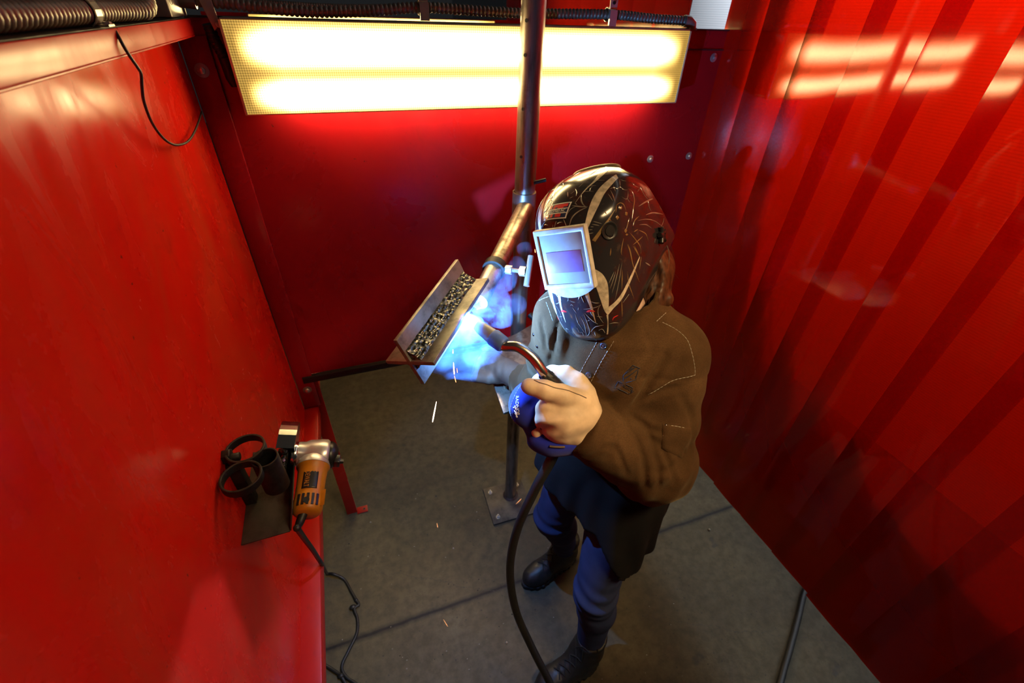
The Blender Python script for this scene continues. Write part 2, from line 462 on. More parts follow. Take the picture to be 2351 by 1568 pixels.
# screws and washers on the panels: each its own thing
def wall_bolt(p, n, hexr, washr, mw, mh, label, name='wall_bolt'):
    b = MB().lathe(p, n, [(0,0),(0,washr),(.0016,washr),(.0022,washr*.9),(.0022,0)], 24)
    o = b.build(name, mw)
    MB().lathe(Vector(p)+Vector(n)*.0022, n, [(0,hexr),(.005,hexr),(.006,hexr*.85),(.006,0)], 6, 0, False).build('bolt_head', mh, o)
    return tag(o, label, 'bolt', 'bolts in the booth panels')
YN = (0, -1, 0)
wall_bolt((-.268, BACK_Y-.012, 1.815), YN, .0085, .015, M['galv'], M['zinc'], 'large hex bolt with a washer at the top of the left corner flange')
wall_bolt((-.266, BACK_Y-.012, .812), YN, .0085, .015, M['galv'], M['zinc'], 'hex bolt at the foot of the left corner flange, above the grinder')
wall_bolt((1.028, BACK_Y, 1.540), YN, .005, .0125, M['zinc'], M['zinc'], 'silver screw and washer on the red back panel, lit by the arc above the helmet')
wall_bolt((1.192, BACK_Y, 1.541), YN, .005, .0125, M['galv'], M['zinc'], 'shaded screw on the back panel edge level with the lit silver screw')
wall_bolt((1.192, BACK_Y, 1.844), YN, .005, .0125, M['galv'], M['zinc'], 'topmost screw by the right end of the light fixture on the red panel')
wall_bolt((.668, BACK_Y, 1.056), YN, .005, .0115, M['blackmetal'], M['blackmetal'], 'dark screw on the back panel between the pipe post and the jacket')

# red vinyl strip curtain: every strip hangs on its own
def strip(y1, w, z0, z1, x=CURT_X, amp=.0046, seed=0):
    rnd = random.Random(seed); b = MB(); nu, nz = 12, 16
    ph = rnd.uniform(0, 6); th = .002
    vs = []
    for side in (0, 1):
        for j in range(nz+1):
            for i in range(nu+1):
                u = i/nu; z = z0+(z1-z0)*j/nz
                bow = amp*(math.sin(math.pi*u))*(.75+.5*math.sin(z*2.1+ph))
                sway = .005*math.sin(z*1.7+ph*2)*(z1-z)/(z1-z0)
                vs.append((x-.0042+.0084*u - bow + sway*.35 + side*th, y1-w*u, z))
    n = (nu+1)*(nz+1); fs = []
    for j in range(nz):
        for i in range(nu):
            a = j*(nu+1)+i
            fs.append((a, a+1, a+nu+2, a+nu+1)); fs.append((n+a, n+a+nu+1, n+a+nu+2, n+a+1))
    for i in range(nu):
        fs.append((i, n+i, n+i+1, i+1)); a = nz*(nu+1)+i; fs.append((a, a+1, n+a+1, n+a))
    for j in range(nz):
        a = j*(nu+1); fs.append((a, a+nu+1, n+a+nu+1, n+a)); a += nu; fs.append((a, n+a, n+a+nu+1, a+nu+1))
    b.add(vs, fs, 0, True)
    return b
ORD = ['first', 'second', 'third', 'fourth', 'fifth', 'sixth', 'seventh', 'eighth', 'ninth', 'tenth', 'eleventh', 'twelfth']
for i in range(12):
    o = strip(1.4145-.1562*i, .203, .386+.004*math.sin(i*2.4), 2.62, seed=i).build('curtain_strip', M['curtain'])
    tag(o, 'translucent red vinyl curtain strip, %s along from the back panel' % ORD[i], 'curtain strip', 'red vinyl strips of the booth curtain')
for i in range(12):
    o = strip(1.82+.157*i+.0, .203, .40, 2.62, seed=40+i).build('curtain_strip', M['curtain'])
    tag(o, 'red vinyl strip of the curtain beyond the back panel, %s from the grey gap' % ORD[i], 'curtain strip', 'red vinyl strips of the next booth')
# rails that carry both curtains
tag(MB().box((CURT_X-.02, -.6, 2.62), (CURT_X+.02, 3.5, 2.66)).build('curtain_rail', M['galv'], bevel=.002), 'steel rail carrying the red strip curtain', 'rail')

# ------------------------------------------------------------------ light fixture
def lens_mat(power):
    t = NT('lamp_lens'); tc = t.n('ShaderNodeTexCoord'); sp = t.n('ShaderNodeSeparateXYZ'); t.l(tc.outputs['Object'], sp.inputs[0])
    x, z = sp.outputs[0], sp.outputs[2]
    def gauss(v, c, w): return t.math('POWER', 2.718, t.math('MULTIPLY', t.math('POWER', t.math('DIVIDE', t.math('SUBTRACT', v, c), w), 2), -1))
    g = t.math('ADD', gauss(z, .042, .026), gauss(z, -.054, .0225))
    # the tubes stop short of the ends
    e = t.math('MINIMUM', t.math('MAXIMUM', t.math('MULTIPLY', t.math('SUBTRACT', .598, t.math('ABSOLUTE', x)), 11), 0), 1)
    i = t.math('ADD', t.math('MULTIPLY', t.math('POWER', e, 1.7), t.math('ADD', g, .006)), .018)
    # prismatic pattern of the acrylic
    px = t.math('SINE', t.math('MULTIPLY', t.math('ADD', x, z), 620)); pz = t.math('SINE', t.math('MULTIPLY', t.math('SUBTRACT', x, z), 620))
    pat = t.math('ADD', 1, t.math('MULTIPLY', t.math('MULTIPLY', px, pz), .55))
    i2 = t.math('MULTIPLY', i, pat)
    col = t.ramp(i, [(0.0, (1, .56, .10)), (.12, (1, .66, .20)), (.45, LAMP_COLOR)])
    em = t.n('ShaderNodeEmission'); t.l(col, em.inputs[0]); t.l(t.math('MULTIPLY', i2, power), em.inputs[1])
    t.l(em.outputs[0], t.out.inputs['Surface'])
    return t.m
M['lamp'] = lens_mat(FIXTURE_POWER); M['lamp_next'] = lens_mat(FIXTURE_POWER*2.4)
def lowlens():
    t = NT('lamp_lens_low'); tc = t.n('ShaderNodeTexCoord'); sp = t.n('ShaderNodeSeparateXYZ'); t.l(tc.outputs['Object'], sp.inputs[0])
    e = t.math('MINIMUM', t.math('MAXIMUM', t.math('MULTIPLY', t.math('SUBTRACT', .595, t.math('ABSOLUTE', sp.outputs[0])), 7), 0), 1)
    em = t.n('ShaderNodeEmission'); em.inputs[0].default_value = (*LAMP_COLOR, 1); t.l(t.math('MULTIPLY', e, FIXTURE_POWER*.55), em.inputs[1])
    t.l(em.outputs[0], t.out.inputs['Surface']); return t.m
M['lamp_low'] = lowlens()
M['lampedge'] = plain('acrylic_edge', (.75,.62,.30), .25, 0, 0, 60)
def fixture(x0, x1, y, z0, z1, label, lens):
    r = empty('light_fixture', ((x0+x1)/2, y+.035, z0))
    cx, cz = (x0+x1)/2, (z0+z1)/2
    h = MB().box((x0+.004, y+.004, z0+.006), (x1-.004, y+.069, z1-.001)).box((x0, y+.002, z1-.001), (x1, y+.069, z1+.004))
    h.build('housing', M['galv'], r, bevel=.002)
    b = MB().box((x0-cx, 0, z0-cz), (x1-cx, .004, z1-cz)).build('lens_panel', lens, r, bevel=.001)
    b.location = (cx, y, cz)
    b = MB().box((x0-cx, 0, z0-cz), (x1-cx, .058, z0-cz+.003)).build('lower_lens', M['lamp_low'], r)
    b.location = (cx, y+.005, cz)
    e = MB()
    for xx in (x0, x1): e.box((xx-.0025, y-.002, z0-.002), (xx+.0025, y+.010, z1))
    e.box((x0, y-.002, z0-.0025), (x1, y+.010, z0))
    e.build('lens_rim', M['lampedge'], r, bevel=.0006)
    r2 = Matrix.Translation(r.location).inverted()
    for ch in r.children: ch.matrix_parent_inverse = r2
    return tag(r, label, 'light fixture')
FX0, FX1, FY, FZ0, FZ1 = -0.1936, 1.0261, 1.323, 1.7301, 1.9144
fixture(FX0, FX1, FY, FZ0, FZ1, 'long glowing fluorescent fixture with a prismatic lens on the red back panel', M['lamp'])
fixture(FX0-.1, FX1-.1, 2.875, FZ0-.02, FZ1-.02, 'glowing fixture of the next booth, seen over the back panel', M['lamp_next'])

# conduit, boxes and clamps along the top of the panels
cz = 1.936
b = MB(); ribbed(b, [(-.235,1.352,1.946),(-.19,1.348,1.944),(-.10,1.343,1.937),(0,1.345,1.9325),(.12,1.348,1.937),(.251,1.35,1.9475),(.40,1.35,1.944),(.54,1.35,1.943),(.767,1.35,1.9465),(.9,1.35,1.941),(1.02,1.35,1.938)], .0120, .0105, .3)
cd = tag(b.build('flexible_conduit', M['conduit']), 'ribbed flexible metal conduit running along the top of the glowing fixture', 'conduit')
MB().tube([(1.015,1.35,1.938),(1.032,1.35,1.937),(1.044,1.35,1.930),(1.046,1.35,1.9185)], .0145, 14).box((1.034,1.338,1.9165),(1.058,1.362,1.922)).build('elbow_connector', M['conduit'], cd)
MB().tube([(-.262,1.352,1.948),(-.232,1.352,1.946)], .016, 14).build('straight_connector', M['conduit'], cd)
def clamp(x, z, label):
    r = empty('conduit_clamp', (x, 1.35, z-.02))
    inv = Matrix.Translation(r.location).inverted()
    b = MB()
    w = .011
    ring = [(x, 1.35+.0150*math.cos(a), z+.0150*math.sin(a)) for a in [math.pi*(-.5+1.5*k/10) for k in range(11)]]
    for k in range(10):
        p, q = ring[k], ring[k+1]
        b.prism([(x-w, p[1], p[2]), (x-w, q[1], q[2]), (x+w, q[1], q[2]), (x+w, p[1], p[2])], Vector((0, p[1]-1.35+q[1]-1.35, p[2]-z+q[2]-z)).normalized()*.0016)
    b.box((x-w, 1.328, z-.026), (x+w, 1.3345, z+.010)); b.box((x-w, 1.334, z+.012), (x+w, 1.337, z+.036))
    o1 = b.build('strap', M['zinc'], r)
    o2 = MB().lathe((x, 1.334, z+.026), YN, [(0,0),(0,.0045),(.003,.004),(.003,0)], 12).build('screw', M['blackmetal'], r)
    for o in (o1, o2): o.matrix_parent_inverse = inv
    return tag(r, label, 'clamp', 'conduit clamps over the fixture')
clamp(.251, 1.9475, 'metal strap clamp on the conduit left of the pipe post')
clamp(.767, 1.9465, 'metal strap clamp on the conduit right of the pipe post')
b = MB(); ribbed(b, [(-.3,2.86,1.945),(.1,2.86,1.935),(.5,2.86,1.945),(1.0,2.86,1.935)], .0125, .0110)
tag(b.build('flexible_conduit', M['conduit']), 'distant ribbed conduit over the glowing fixture of the next booth', 'conduit')
# drop of dark conduit down behind the left end of the fixture
b = MB(); ribbed(b, [(-.222,1.353,1.905),(-.218,1.358,1.87),(-.210,1.363,1.84)], .0125, .0085)
dp = tag(b.build('conduit_drop', M['hose']), 'short dark conduit dropping beside the left end of the fixture', 'conduit')
MB().tube([(-.210,1.364,1.842),(-.207,1.366,1.80),(-.206,1.37,1.785)], [.014,.0145,.010], 14).build('drop_fitting', M['rubber'], dp)
MB().prism([(-.224,1.335,1.953),(-.200,1.335,1.953),(-.196,1.335,1.905),(-.210,1.335,1.893)], (0,.005,0)).tube([(-.198,1.3355,1.905),(-.198,1.327,1.905)], .006, 10).build('drop_bracket', M['galv'], dp, bevel=.001)
# junction box on the left panel
jb = MB().box((-.345,1.245,TOP_Z+.002), (-.262,1.36,2.0)).build('junction_box', M['galv'], bevel=.003)
tag(jb, 'grey steel junction box with round knockouts at the corner of the panels', 'junction box')
for yy in (1.275, 1.32):
    MB().lathe((-.262,yy,1.950), (1,0,0), [(0,.0135),(.0006,.0135),(.0006,.012),(0,.012)], 24).build('knockout', M['galv'], jb)
MB().box((-.343,1.360,TOP_Z+.003),(-.258,1.364,2.002)).build('box_cover', M['galv'], jb, bevel=.001)
# big flexible conduit on top of the left panel
b = MB(); ribbed(b, [(-.285,.30,1.931),(-.285,.5,1.931),(-.283,.75,1.932),(-.278,.95,1.932),(-.270,1.03,1.932),(-.262,1.075,1.934),(-.266,1.105,1.947),(-.282,1.10,1.968),(-.30,1.05,1.985),(-.315,.9,1.995)], .0155, .0115, .34)
tag(b.build('flexible_conduit', M['conduit']), 'thick ribbed conduit lying on the left panel and looping back at the corner', 'conduit')
b = MB(); x, y, z = -.281, .862, 1.932
ring = [(x+.017*math.cos(a), z+.017*math.sin(a)) for a in [math.pi*(-.35+1.3*k/10) for k in range(11)]]
for k in range(10):
    p, q = ring[k], ring[k+1]
    b.prism([(p[0], y-.011, p[1]), (q[0], y-.011, q[1]), (q[0], y+.011, q[1]), (p[0], y+.011, p[1])], Vector((p[0]+q[0]-2*x, 0, p[1]+q[1]-2*z)).normalized()*.0016)
b.box((-.266, y-.011, TOP_Z+.0012), (-.2545, y+.011, TOP_Z+.0035))
cl = tag(b.build('conduit_clamp', M['zinc']), 'bright strap clamp on the thick conduit above the left panel', 'clamp')
MB().lathe((-.259, y, TOP_Z+.0035), (0,0,1), [(0,.006),(.003,.005),(.003,0)], 6).build('screw', M['zinc'], cl)
# loose wire
b = MB(); b.tube([Vector(p) for p in ((-0.2525, 0.8574, 1.9135), (-0.248, 0.8471, 1.9059), (-0.245, 0.8422, 1.8947), (-0.2435, 0.846, 1.8827), (-0.2435, 0.858, 1.8699), (-0.246, 0.8705, 1.8608), (-0.253, 0.8764, 1.8439), (-0.262, 0.8902, 1.8224), (-0.27, 0.9154, 1.7888), (-0.276, 0.9637, 1.7556), (-0.279, 1.0253, 1.7329), (-0.281, 1.1154, 1.7201), (-0.282, 1.2112, 1.7246), (-0.282, 1.3097, 1.7403))], .0021, 8, sub=5)
tag(b.build('loose_wire', M['rubber']), 'thin black wire dangling in a loop from the top of the left panel', 'wire')
# cable on the floor under the curtain
b = MB(); b.tube([(1.62,.45,.012),(1.52,.41,.012),(1.40,.335,.012),(1.28,.262,.012),(1.20,.215,.012),(1.12,.16,.012),(1.03,.06,.012),(.97,-.08,.012)], .012, 10, sub=8)
tag(b.build('floor_cable', M['hose']), 'black cable lying on the concrete and passing under the red curtain', 'cable')

# ------------------------------------------------------------------ the pipe stand that holds the work
PX, PY = .4965, 1.246
st = empty('welding_stand', (PX, PY, 0))
tag(st, 'brown steel pipe stand with a bolted floor plate, clamp arm and small table', 'welding stand')
ST_INV = Matrix.Translation(st.location).inverted()
def part(mb, name, mats, parent, bevel=0, inv=None, label=None):
    o = mb.build(name, mats, parent, bevel)
    if inv is not None: o.matrix_parent_inverse = inv
    if label: o['label'] = label
    return o
post = MB().tube([(PX,PY,.012),(PX,PY,1.0),(PX+.001,PY,1.52)], .0275, 28).tube([(PX+.001,PY,1.515),(PX+.004,PY,2.9)], .0305, 28)
pole = part(post, 'pole', M['pipe'], st, 0, ST_INV)
for z in (1.62, 1.74, 1.86, 1.93):
    part(MB().lathe((PX-.0225, PY-.0203, z), (-.72,-.69,0), [(0,.0042),(.0009,.0042),(.0009,0)], 12), 'pin_hole', M['rubber'], pole, 0)
fp = [Vector(p) for p in ((0.3753, 1.3205, 0), (0.3687, 1.1201, 0), (0.5732, 1.116, -0), (0.5764, 1.3167, 0))]
part(MB().prism(fp, (0,0,.011)), 'base_plate', M['plate'], st, .001, ST_INV)
part(MB().lathe((PX,PY,.0112), (0,0,1), [(0,.0275),(0,.0375),(.004,.034),(.009,.0285)], 28), 'weld_fillet', M['pipe_dark'], st, 0, ST_INV)
cc = sum(fp, Vector())/4
for p in fp:
    q = cc + (p-cc)*.70
    b = MB().lathe((q.x,q.y,.0112), (0,0,1), [(0,0),(0,.0105),(.002,.0105),(.002,.0065)], 20).lathe((q.x,q.y,.013), (0,0,1), [(0,.0078),(.008,.0078),(.009,.0065),(.009,0)], 6, 0, False).lathe((q.x,q.y,.022), (0,0,1), [(0,.0042),(.009,.0042),(.010,.003),(.010,0)], 12)
    part(b, 'anchor_bolt', M['zinc'], st, 0, ST_INV)
# sliding sleeve with its pin
part(MB().lathe((PX,PY,1.405), (0,0,1), [(0,.0285),(0,.0355),(.11,.0355),(.11,.0312)], 28), 'sleeve', M['pipe'], st, .0006, ST_INV)
part(MB().tube([(PX+.020,PY-.02,1.545),(PX+.052,PY-.035,1.556)], .0055, 12), 'locking_pin', M['blackmetal'], st, 0, ST_INV)
A0 = Vector((PX-.004, PY-.02, 1.475)); A1 = Vector((0.2449, 0.8764, 1.3926))
ad = (A1-A0).normalized()
part(MB().tube([A0, A1], .0235, 28), 'arm', M['arm'], st, 0, ST_INV, 'bare shiny arm pipe')
RC = A0 + ad*((Vector((0.3319, 0.97, 1.435))-A0).dot(ad))
part(MB().lathe(RC-ad*.011, ad, [(0,.0237),(0,.0300),(.022,.0300),(.022,.0237)], 32), 'clamp_ring', M['blackmetal'], st, .0008, ST_INV)
sd = (Vector((0.4084, 0.9475, 1.4266))-RC); sd = (sd-ad*sd.dot(ad)).normalized()
part(MB().lathe(RC+sd*.028, sd, [(0,0),(0,.0118),(.018,.0118),(.018,0)], 6, 0, False), 'clamp_nut', M['zinc'], st, .0006, ST_INV)
tb = MB(); prof = [(.044,.0058)]
for k in range(12): prof += [(.044+.0024*k,.0058),(.0452+.0024*k,.0050)]
tb.lathe(RC, sd, prof+[(.074,.0058),(.074,0)], 14).lathe(RC+sd*.066, sd, [(0,0),(0,.0125),(.015,.0125),(.015,0)], 6, 0, False)
tp = part(tb, 'clamp_screw', M['zinc'], st, 0, ST_INV)
hc = RC+sd*.089
hd = (Vector((0.421, 0.9654, 1.4553))-Vector((0.3937, 0.9182, 1.3993))).normalized()
part(MB().tube([hc-hd*.036, hc+hd*.042], .0080, 14), 'tee_handle', M['zinc'], tp)
# small table plate
tz = 1.045
tpz = [(0.3006, 0.8352, 1.045), (0.3138, 0.8362, 1.045), (.60,.96,tz), (.63,1.24,tz), (0.574, 1.2371, 1.045), (0.4647, 1.1825, 1.045), (0.3254, 1.1374, 1.045)]
part(MB().prism([Vector(p)-Vector((0,0,.008)) for p in tpz], (0,0,.008)), 'table_plate', M['arm'], st, .0008, ST_INV, 'bare steel table plate')
tl = Vector((0.3327, 0.934, 1.045))
part(MB().obox(tl+Vector((.02,.0,.006)), [(1,.25,0),(-.25,1,0),(0,0,1)], (.02,.004,.006)), 'stop_tab', M['arm'], st, .0008, ST_INV)
part(MB().tube([(0.5642, 1.206, 1.05), (0.539, 1.247, 1.07)], .011, 16), 'peg', M['blackmetal'], st, 0, ST_INV)

# ------------------------------------------------------------------ the welded cross-shaped work piece
BN = Vector((0.0552, 0.7084, 1.3833)); BF = Vector((0.2289, 0.9152, 1.4305))
ba = (BF-BN).normalized()
uUL = Vector((-0.3591, 0.0896, 0.929))
uL = Vector((-0.7015, 0.654, -0.2833))
uR = Vector((0.6455, -0.6381, 0.4197))
uD = Vector((0.3275, -0.0599, -0.9429))

# two true perpendicular plate directions
U1 = (uUL-uD).normalized(); U2 = (uR-uL); U2 = (U2-U1*U2.dot(U1)).normalized()
W = .0608
bm_ = MB()
def cross_sec():
    t = .0045
    return [(W,-t),(W,t),(t,t),(t,W),(-t,W),(-t,t),(-W,t),(-W,-t),(-t,-t),(-t,-W),(t,-W),(t,-t)]
bm_.prism([BN+U1*a+U2*b for a, b in cross_sec()], BF-BN)
wk = bm_.build('steel_cross_piece', M['beam'], None, .0009)
tag(wk, 'steel flat bars welded into a cross section, held tilted in front of the pipe arm', 'steel workpiece')
def bead(name, d1, d2, size, seed, u0=.02, u1=.985, rows=4):
    """stacked weld passes filling the corner between two bars"""
    b = MB(); nu, nv = 220, 30; L = (BF-BN).length
    vs = []
    for i in range(nu+1):
        u = u0+(u1-u0)*i/nu
        for j in range(nv+1):
            v = j/nv; a = v*math.pi/2
            ph = v*rows; row = min(rows-1, int(ph)); fr = ph-row
            rip = math.sin(math.pi*fr)
            s = size*(1+.05*mnoise.noise((u*14, row*3.1+seed, 1)))
            ripple = .10*abs(math.sin((u*L/.0058)+row*1.3+1.3*mnoise.noise((u*30, row*2, seed))+1.1*math.cos(math.pi*fr)))
            lump = .26*mnoise.noise((u*30, v*4.5, seed)) + .05*mnoise.noise((u*150, v*30, seed))
            k = .0045
            rad = (.74*s)*(1+.16*rip+ripple*rip+lump)
            # chord between the two legs, bulging a little
            x = (1-v)*s*(1+.1*lump); y = v*s*(1+.1*lump)
            nrm = s*(.10*rip+.55*ripple*rip+.8*lump)*min(1, 6*min(v, 1-v)+.15)*.42
            vs.append(BN+ba*(u*L)+d1*(k+x+nrm*.7)+d2*(k+y+nrm*.7))
    fs = [(i*(nv+1)+j, i*(nv+1)+j+1, (i+1)*(nv+1)+j+1, (i+1)*(nv+1)+j) for i in range(nu) for j in range(nv)]
    b.add(vs, fs, 0, True)
    for i, rev in ((0, 1), (nu, 0)):
        c = len(b.v); ring = [i*(nv+1)+j for j in range(nv+1)]
        b.v.append(tuple(BN+ba*((u0 if i == 0 else u1)*L)+(d1+d2)*.0045))
        for j in range(nv): b.f.append([c, ring[j], ring[j+1]]); b.mi.append(0); b.sm.append(False)
    o = b.build(name, M['weld'], wk)
    o['label'] = 'rough shiny stacked weld passes'
    return o
bead('weld_bead', U1, U2, .0250, 3)
bead('weld_bead', -U1, -U2, .015, 8)
bead('weld_bead', -U1, U2, .018, 12, .02, .50)

# ------------------------------------------------------------------ arc and torch
ARC = BN + ba*((BF-BN).length*.55) + U2*.0570 - U1*.0105
tag_arc = MB().ball(ARC, .0045, 14, 10)
def emis(name, color, strength):
    t = NT(name); e = t.n('ShaderNodeEmission'); e.inputs[0].default_value = (*color, 1); e.inputs[1].default_value = strength
    t.l(e.outputs[0], t.out.inputs['Surface']); return t.m
tag(tag_arc.build('welding_arc', emis('arc_plasma', (.15,.40,1.0), ARC_POWER)), 'blinding blue white arc burning between the torch and the steel cross piece', 'welding arc')
TC = Vector((0.2401, 0.7135, 1.3947))
td = (ARC-TC).normalized()
tr = empty('welding_torch', TC)
tag(tr, 'welding torch with a curved metal neck and blue grey collar held in the tan glove', 'welding torch')
TI = Matrix.Translation(TC).inverted()
NL = (ARC-TC).length-.030
part(MB().lathe(TC, td, [(.010,.010),(.012,.0165),(NL*.75,.0145),(NL,.0115),(NL,.0095),(NL-.02,.009)], 24), 'nozzle', M['galv'], tr, 0, TI)
part(MB().lathe(TC, td, [(-.017,.010),(-.017,.0155),(-.013,.0178),(.012,.0185),(.016,.0165),(.016,.010)], 24), 'collar', M['insulator'], tr, 0, TI)
NK = [TC-td*.012, TC-td*.020, Vector((0.2749, 0.684, 1.391)), Vector((0.2983, 0.6627, 1.3753)), Vector((0.3126, 0.6441, 1.3537)), Vector((0.3211, 0.6357, 1.337))]
part(MB().tube(NK, .0112, 18, sub=8), 'neck', M['copper'], tr, 0, TI)
HD = [Vector((0.3177, 0.6404, 1.3436)), Vector((0.3357, 0.6295, 1.3214)), Vector((0.3593, 0.6181, 1.2873)), Vector((0.3651, 0.6047, 1.2524)), Vector((0.355, 0.5919, 1.2142)), Vector((0.3335, 0.581, 1.1695))]
hb = MB().tube(HD, [.0125,.0165,.0175,.0165,.0165,.014], 18, sub=6)
hn = part(hb, 'handle', M['blackplastic'], tr, 0, TI)
hdir = (HD[1]-HD[0]).normalized()
part(MB().lathe(HD[0]-hdir*.004, hdir, [(0,0),(0,.0135),(.012,.0150),(.014,.0165),(.022,.0165),(.022,0)], 6, 0, False), 'neck_nut', M['blackmetal'], hn, .001)
CB = [Vector((0.3417, 0.5953, 1.1503)), Vector((0.3269, 0.587, 1.1168)), Vector((0.2895, 0.5779, 1.0369)), Vector((0.2495, 0.5734, 0.8942)), Vector((0.2337, 0.5645, 0.724)), Vector((0.2425, 0.5274, 0.5636)), Vector((0.273, 0.4703, 0.4389)), Vector((0.3055, 0.4034, 0.3447)), Vector((0.3399, 0.321, 0.2572)), Vector((0.418, 0.1905, 0.155))]
for c in CB[6:]: c.z = max(c.z, .0115)
part(MB().tube(CB, [.0135,.0125]+[.0112]*8, 16, sub=10), 'cable', M['hose'], tr, 0, TI)

# ------------------------------------------------------------------ signed-distance modelling for the figure
#SDF-BEGIN
def v3(*a): return np.array(a if len(a) == 3 else a[0], float)
def sm(a, b, k):
    h = np.clip(.5+.5*(b-a)/k, 0, 1)
    return b*(1-h)+a*h-k*h*(1-h)
def smax(a, b, k): return -sm(-a, -b, k)
def cap(P, a, b, ra, rb):
    a = v3(a); b = v3(b); pa = P-a; ba = b-a
    t = np.clip(pa@ba/(ba@ba), 0, 1)
    return np.linalg.norm(pa-t[:, None]*ba, axis=1)-(ra+(rb-ra)*t)
def chain(P, pts, rs, k=.01):
    d = None
    for i in range(len(pts)-1):
        c = cap(P, pts[i], pts[i+1], rs[i], rs[i+1])
        d = c if d is None else sm(d, c, k)
    return d
def ell(P, c, rad, ax=None):
    q = P-v3(c)
    if ax is not None: q = q@np.array(ax, float).T
    rad = v3(rad)
    k0 = np.linalg.norm(q/rad, axis=1); k1 = np.linalg.norm(q/(rad*rad), axis=1)
    return k0*(k0-1)/np.maximum(k1, 1e-9)
def vnoise(P, s, seed=0):
    """cheap smooth pseudo noise, about -1..1"""
    x, y, z = (P*s).T
    return (np.sin(x*1.3+seed+1.7*np.sin(y*.9+seed*2))+np.sin(y*1.1-seed+1.6*np.sin(z*1.2))+np.sin(z*1.25+seed*3+1.5*np.sin(x*.8)))/3
LAT = v3(.800, -.600, 0); FWD = v3(-.600, -.800, 0)
N_SH = v3((0.6299, 0.6327, 1.3289)); N_EL = v3((0.5831, 0.5367, 1.0757)); N_WR = v3((0.3886, 0.5868, 1.222))
F_SH = v3((0.4246, 0.763, 1.3779)); F_EL = v3(.405, .80, 1.13); F_WR = v3((0.3677, 0.8873, 1.1124)); F_HD = v3((0.3328, 0.9855, 1.085))
NECK = v3(.525, .725, 1.42); HEADC = v3(.470, .772, 1.565)
def torso(P, w, dp):
    z = P[:, 2]
    cx = np.interp(z, [.5, .9, 1.1, 1.4], [.555, .565, .560, .525]); cy = np.interp(z, [.5, .9, 1.1, 1.4], [.69, .695, .70, .722])
    a = (P[:, 0]-cx)*LAT[0]+(P[:, 1]-cy)*LAT[1]; b = (P[:, 0]-cx)*FWD[0]+(P[:, 1]-cy)*FWD[1]
    ww = np.interp(z, *w); dd = np.interp(z, *dp)
    return (np.sqrt((a/ww)**2+(b/dd)**2)-1)*np.minimum(ww, dd)*.92
FOLDS = []
def f_jacket(P):
    z = P[:, 2]
    d = torso(P, ([1.0, 1.15, 1.30, 1.40, 1.46], [.182, .176, .172, .145, .075]), ([1.0, 1.15, 1.30, 1.40, 1.46], [.155, .152, .146, .118, .06]))
    d = smax(d, z-1.455, .03); d = smax(d, 1.06-z, .02)
    for S in (N_SH, F_SH):
        d = sm(d, cap(P, NECK+(0, 0, -.045), S, .066, .074), .05)
    # soft vertical folds in the chest
    lat = P@LAT
    d = d+.0035*np.sin(lat*58+2.2*np.sin(z*11))*np.clip((1.38-z)*5, 0, 1)*np.clip((z-1.0)*8, 0, 1)
    # arms
    for S, E, Wp, r, sg in ((N_SH, N_EL, N_WR, (.082, .088, .092, .064), 1), (F_SH, F_EL, F_WR, (.074, .068, .058, .046), 2)):
        up = cap(P, S, E, r[0], r[1]); fo = cap(P, E, Wp, r[2], r[3])
        ax = (Wp-E)/np.linalg.norm(Wp-E); t = (P-E)@ax
        ua = (E-S)/np.linalg.norm(E-S); tu = (P-S)@ua; Lu = np.linalg.norm(E-S)
        q = P-E
        ph = np.arctan2(q@np.cross(ax, ua), q@ua)
        wr = .0055*np.sin(t*92+1.8*np.sin(ph*2+sg)+1.2*np.sin(t*31))*np.exp(-((t-.03)/.085)**2)
        wu = .0060*np.sin(tu*74+1.9*np.sin(ph*1.5+2*sg))*np.exp(-((tu-Lu*.80)/.10)**2)
        hang = -.010*np.clip(-(P-E)[:, 2]*8+.2, 0, 1)*np.exp(-((t-.10)/.10)**2)
        arm = sm(up+wu, fo+wr+hang, .035)
        arm = smax(arm, (P-Wp)@ax-.004, .006)
        d = sm(d, arm, .022)
        # shoulder seam groove
        d = d+.0022*np.exp(-((tu-.035)/.0045)**2)*(np.abs(up) < .05)
    # collar standing round the neck
    q = P-(NECK+(0.0, .004, .014)); cz = q@v3(-.25, .05, .97); rr = np.linalg.norm(q-cz[:, None]*v3(-.25, .05, .97), axis=1)
    col = np.maximum(np.abs(rr-.083-.10*cz)-.0055, np.abs(cz)-.020)
    d = sm(d, col, .012)
    near = np.abs(d) < .03
    if len(FOLDS) and near.any():
        Q = P[near]; e = np.zeros(len(Q))
        for amp, w, pts in FOLDS:
            c = np.mean(pts, axis=0); L = max(np.linalg.norm(v3(p)-c) for p in pts)
            k = np.linalg.norm(Q-c, axis=1) < L+3*w
            if not k.any(): continue
            dist = np.min([cap(Q[k], pts[i], pts[i+1], 0, 0) for i in range(len(pts)-1)], axis=0)
            t = np.clip(((Q[k]-v3(pts[0]))@(v3(pts[-1])-v3(pts[0])))/np.sum((v3(pts[-1])-v3(pts[0]))**2), 0, 1)
            e[k] += amp*(.35+.65*np.sin(np.pi*t))*(1.5*np.exp(-(dist/w)**2)-.5*np.exp(-(dist/(2.2*w))**2))
        d[near] += e
    return d+.0012*vnoise(P, 70)+.0018*vnoise(P, 28, 5)
def f_neckhole(P):
    return cap(P, NECK+(.008, .0, .0), NECK+(-.01, .004, .10), .070, .078)
def f_jacket2(P): return smax(f_jacket(P), -f_neckhole(P), .006)
H_N = v3(.585, .615, .90); K_N = v3(.505, .520, .50); A_N = v3(.530, .500, .135)
H_F = v3(.545, .775, .90); K_F = v3(.485, .800, .50); A_F = v3(.598, .852, .135)
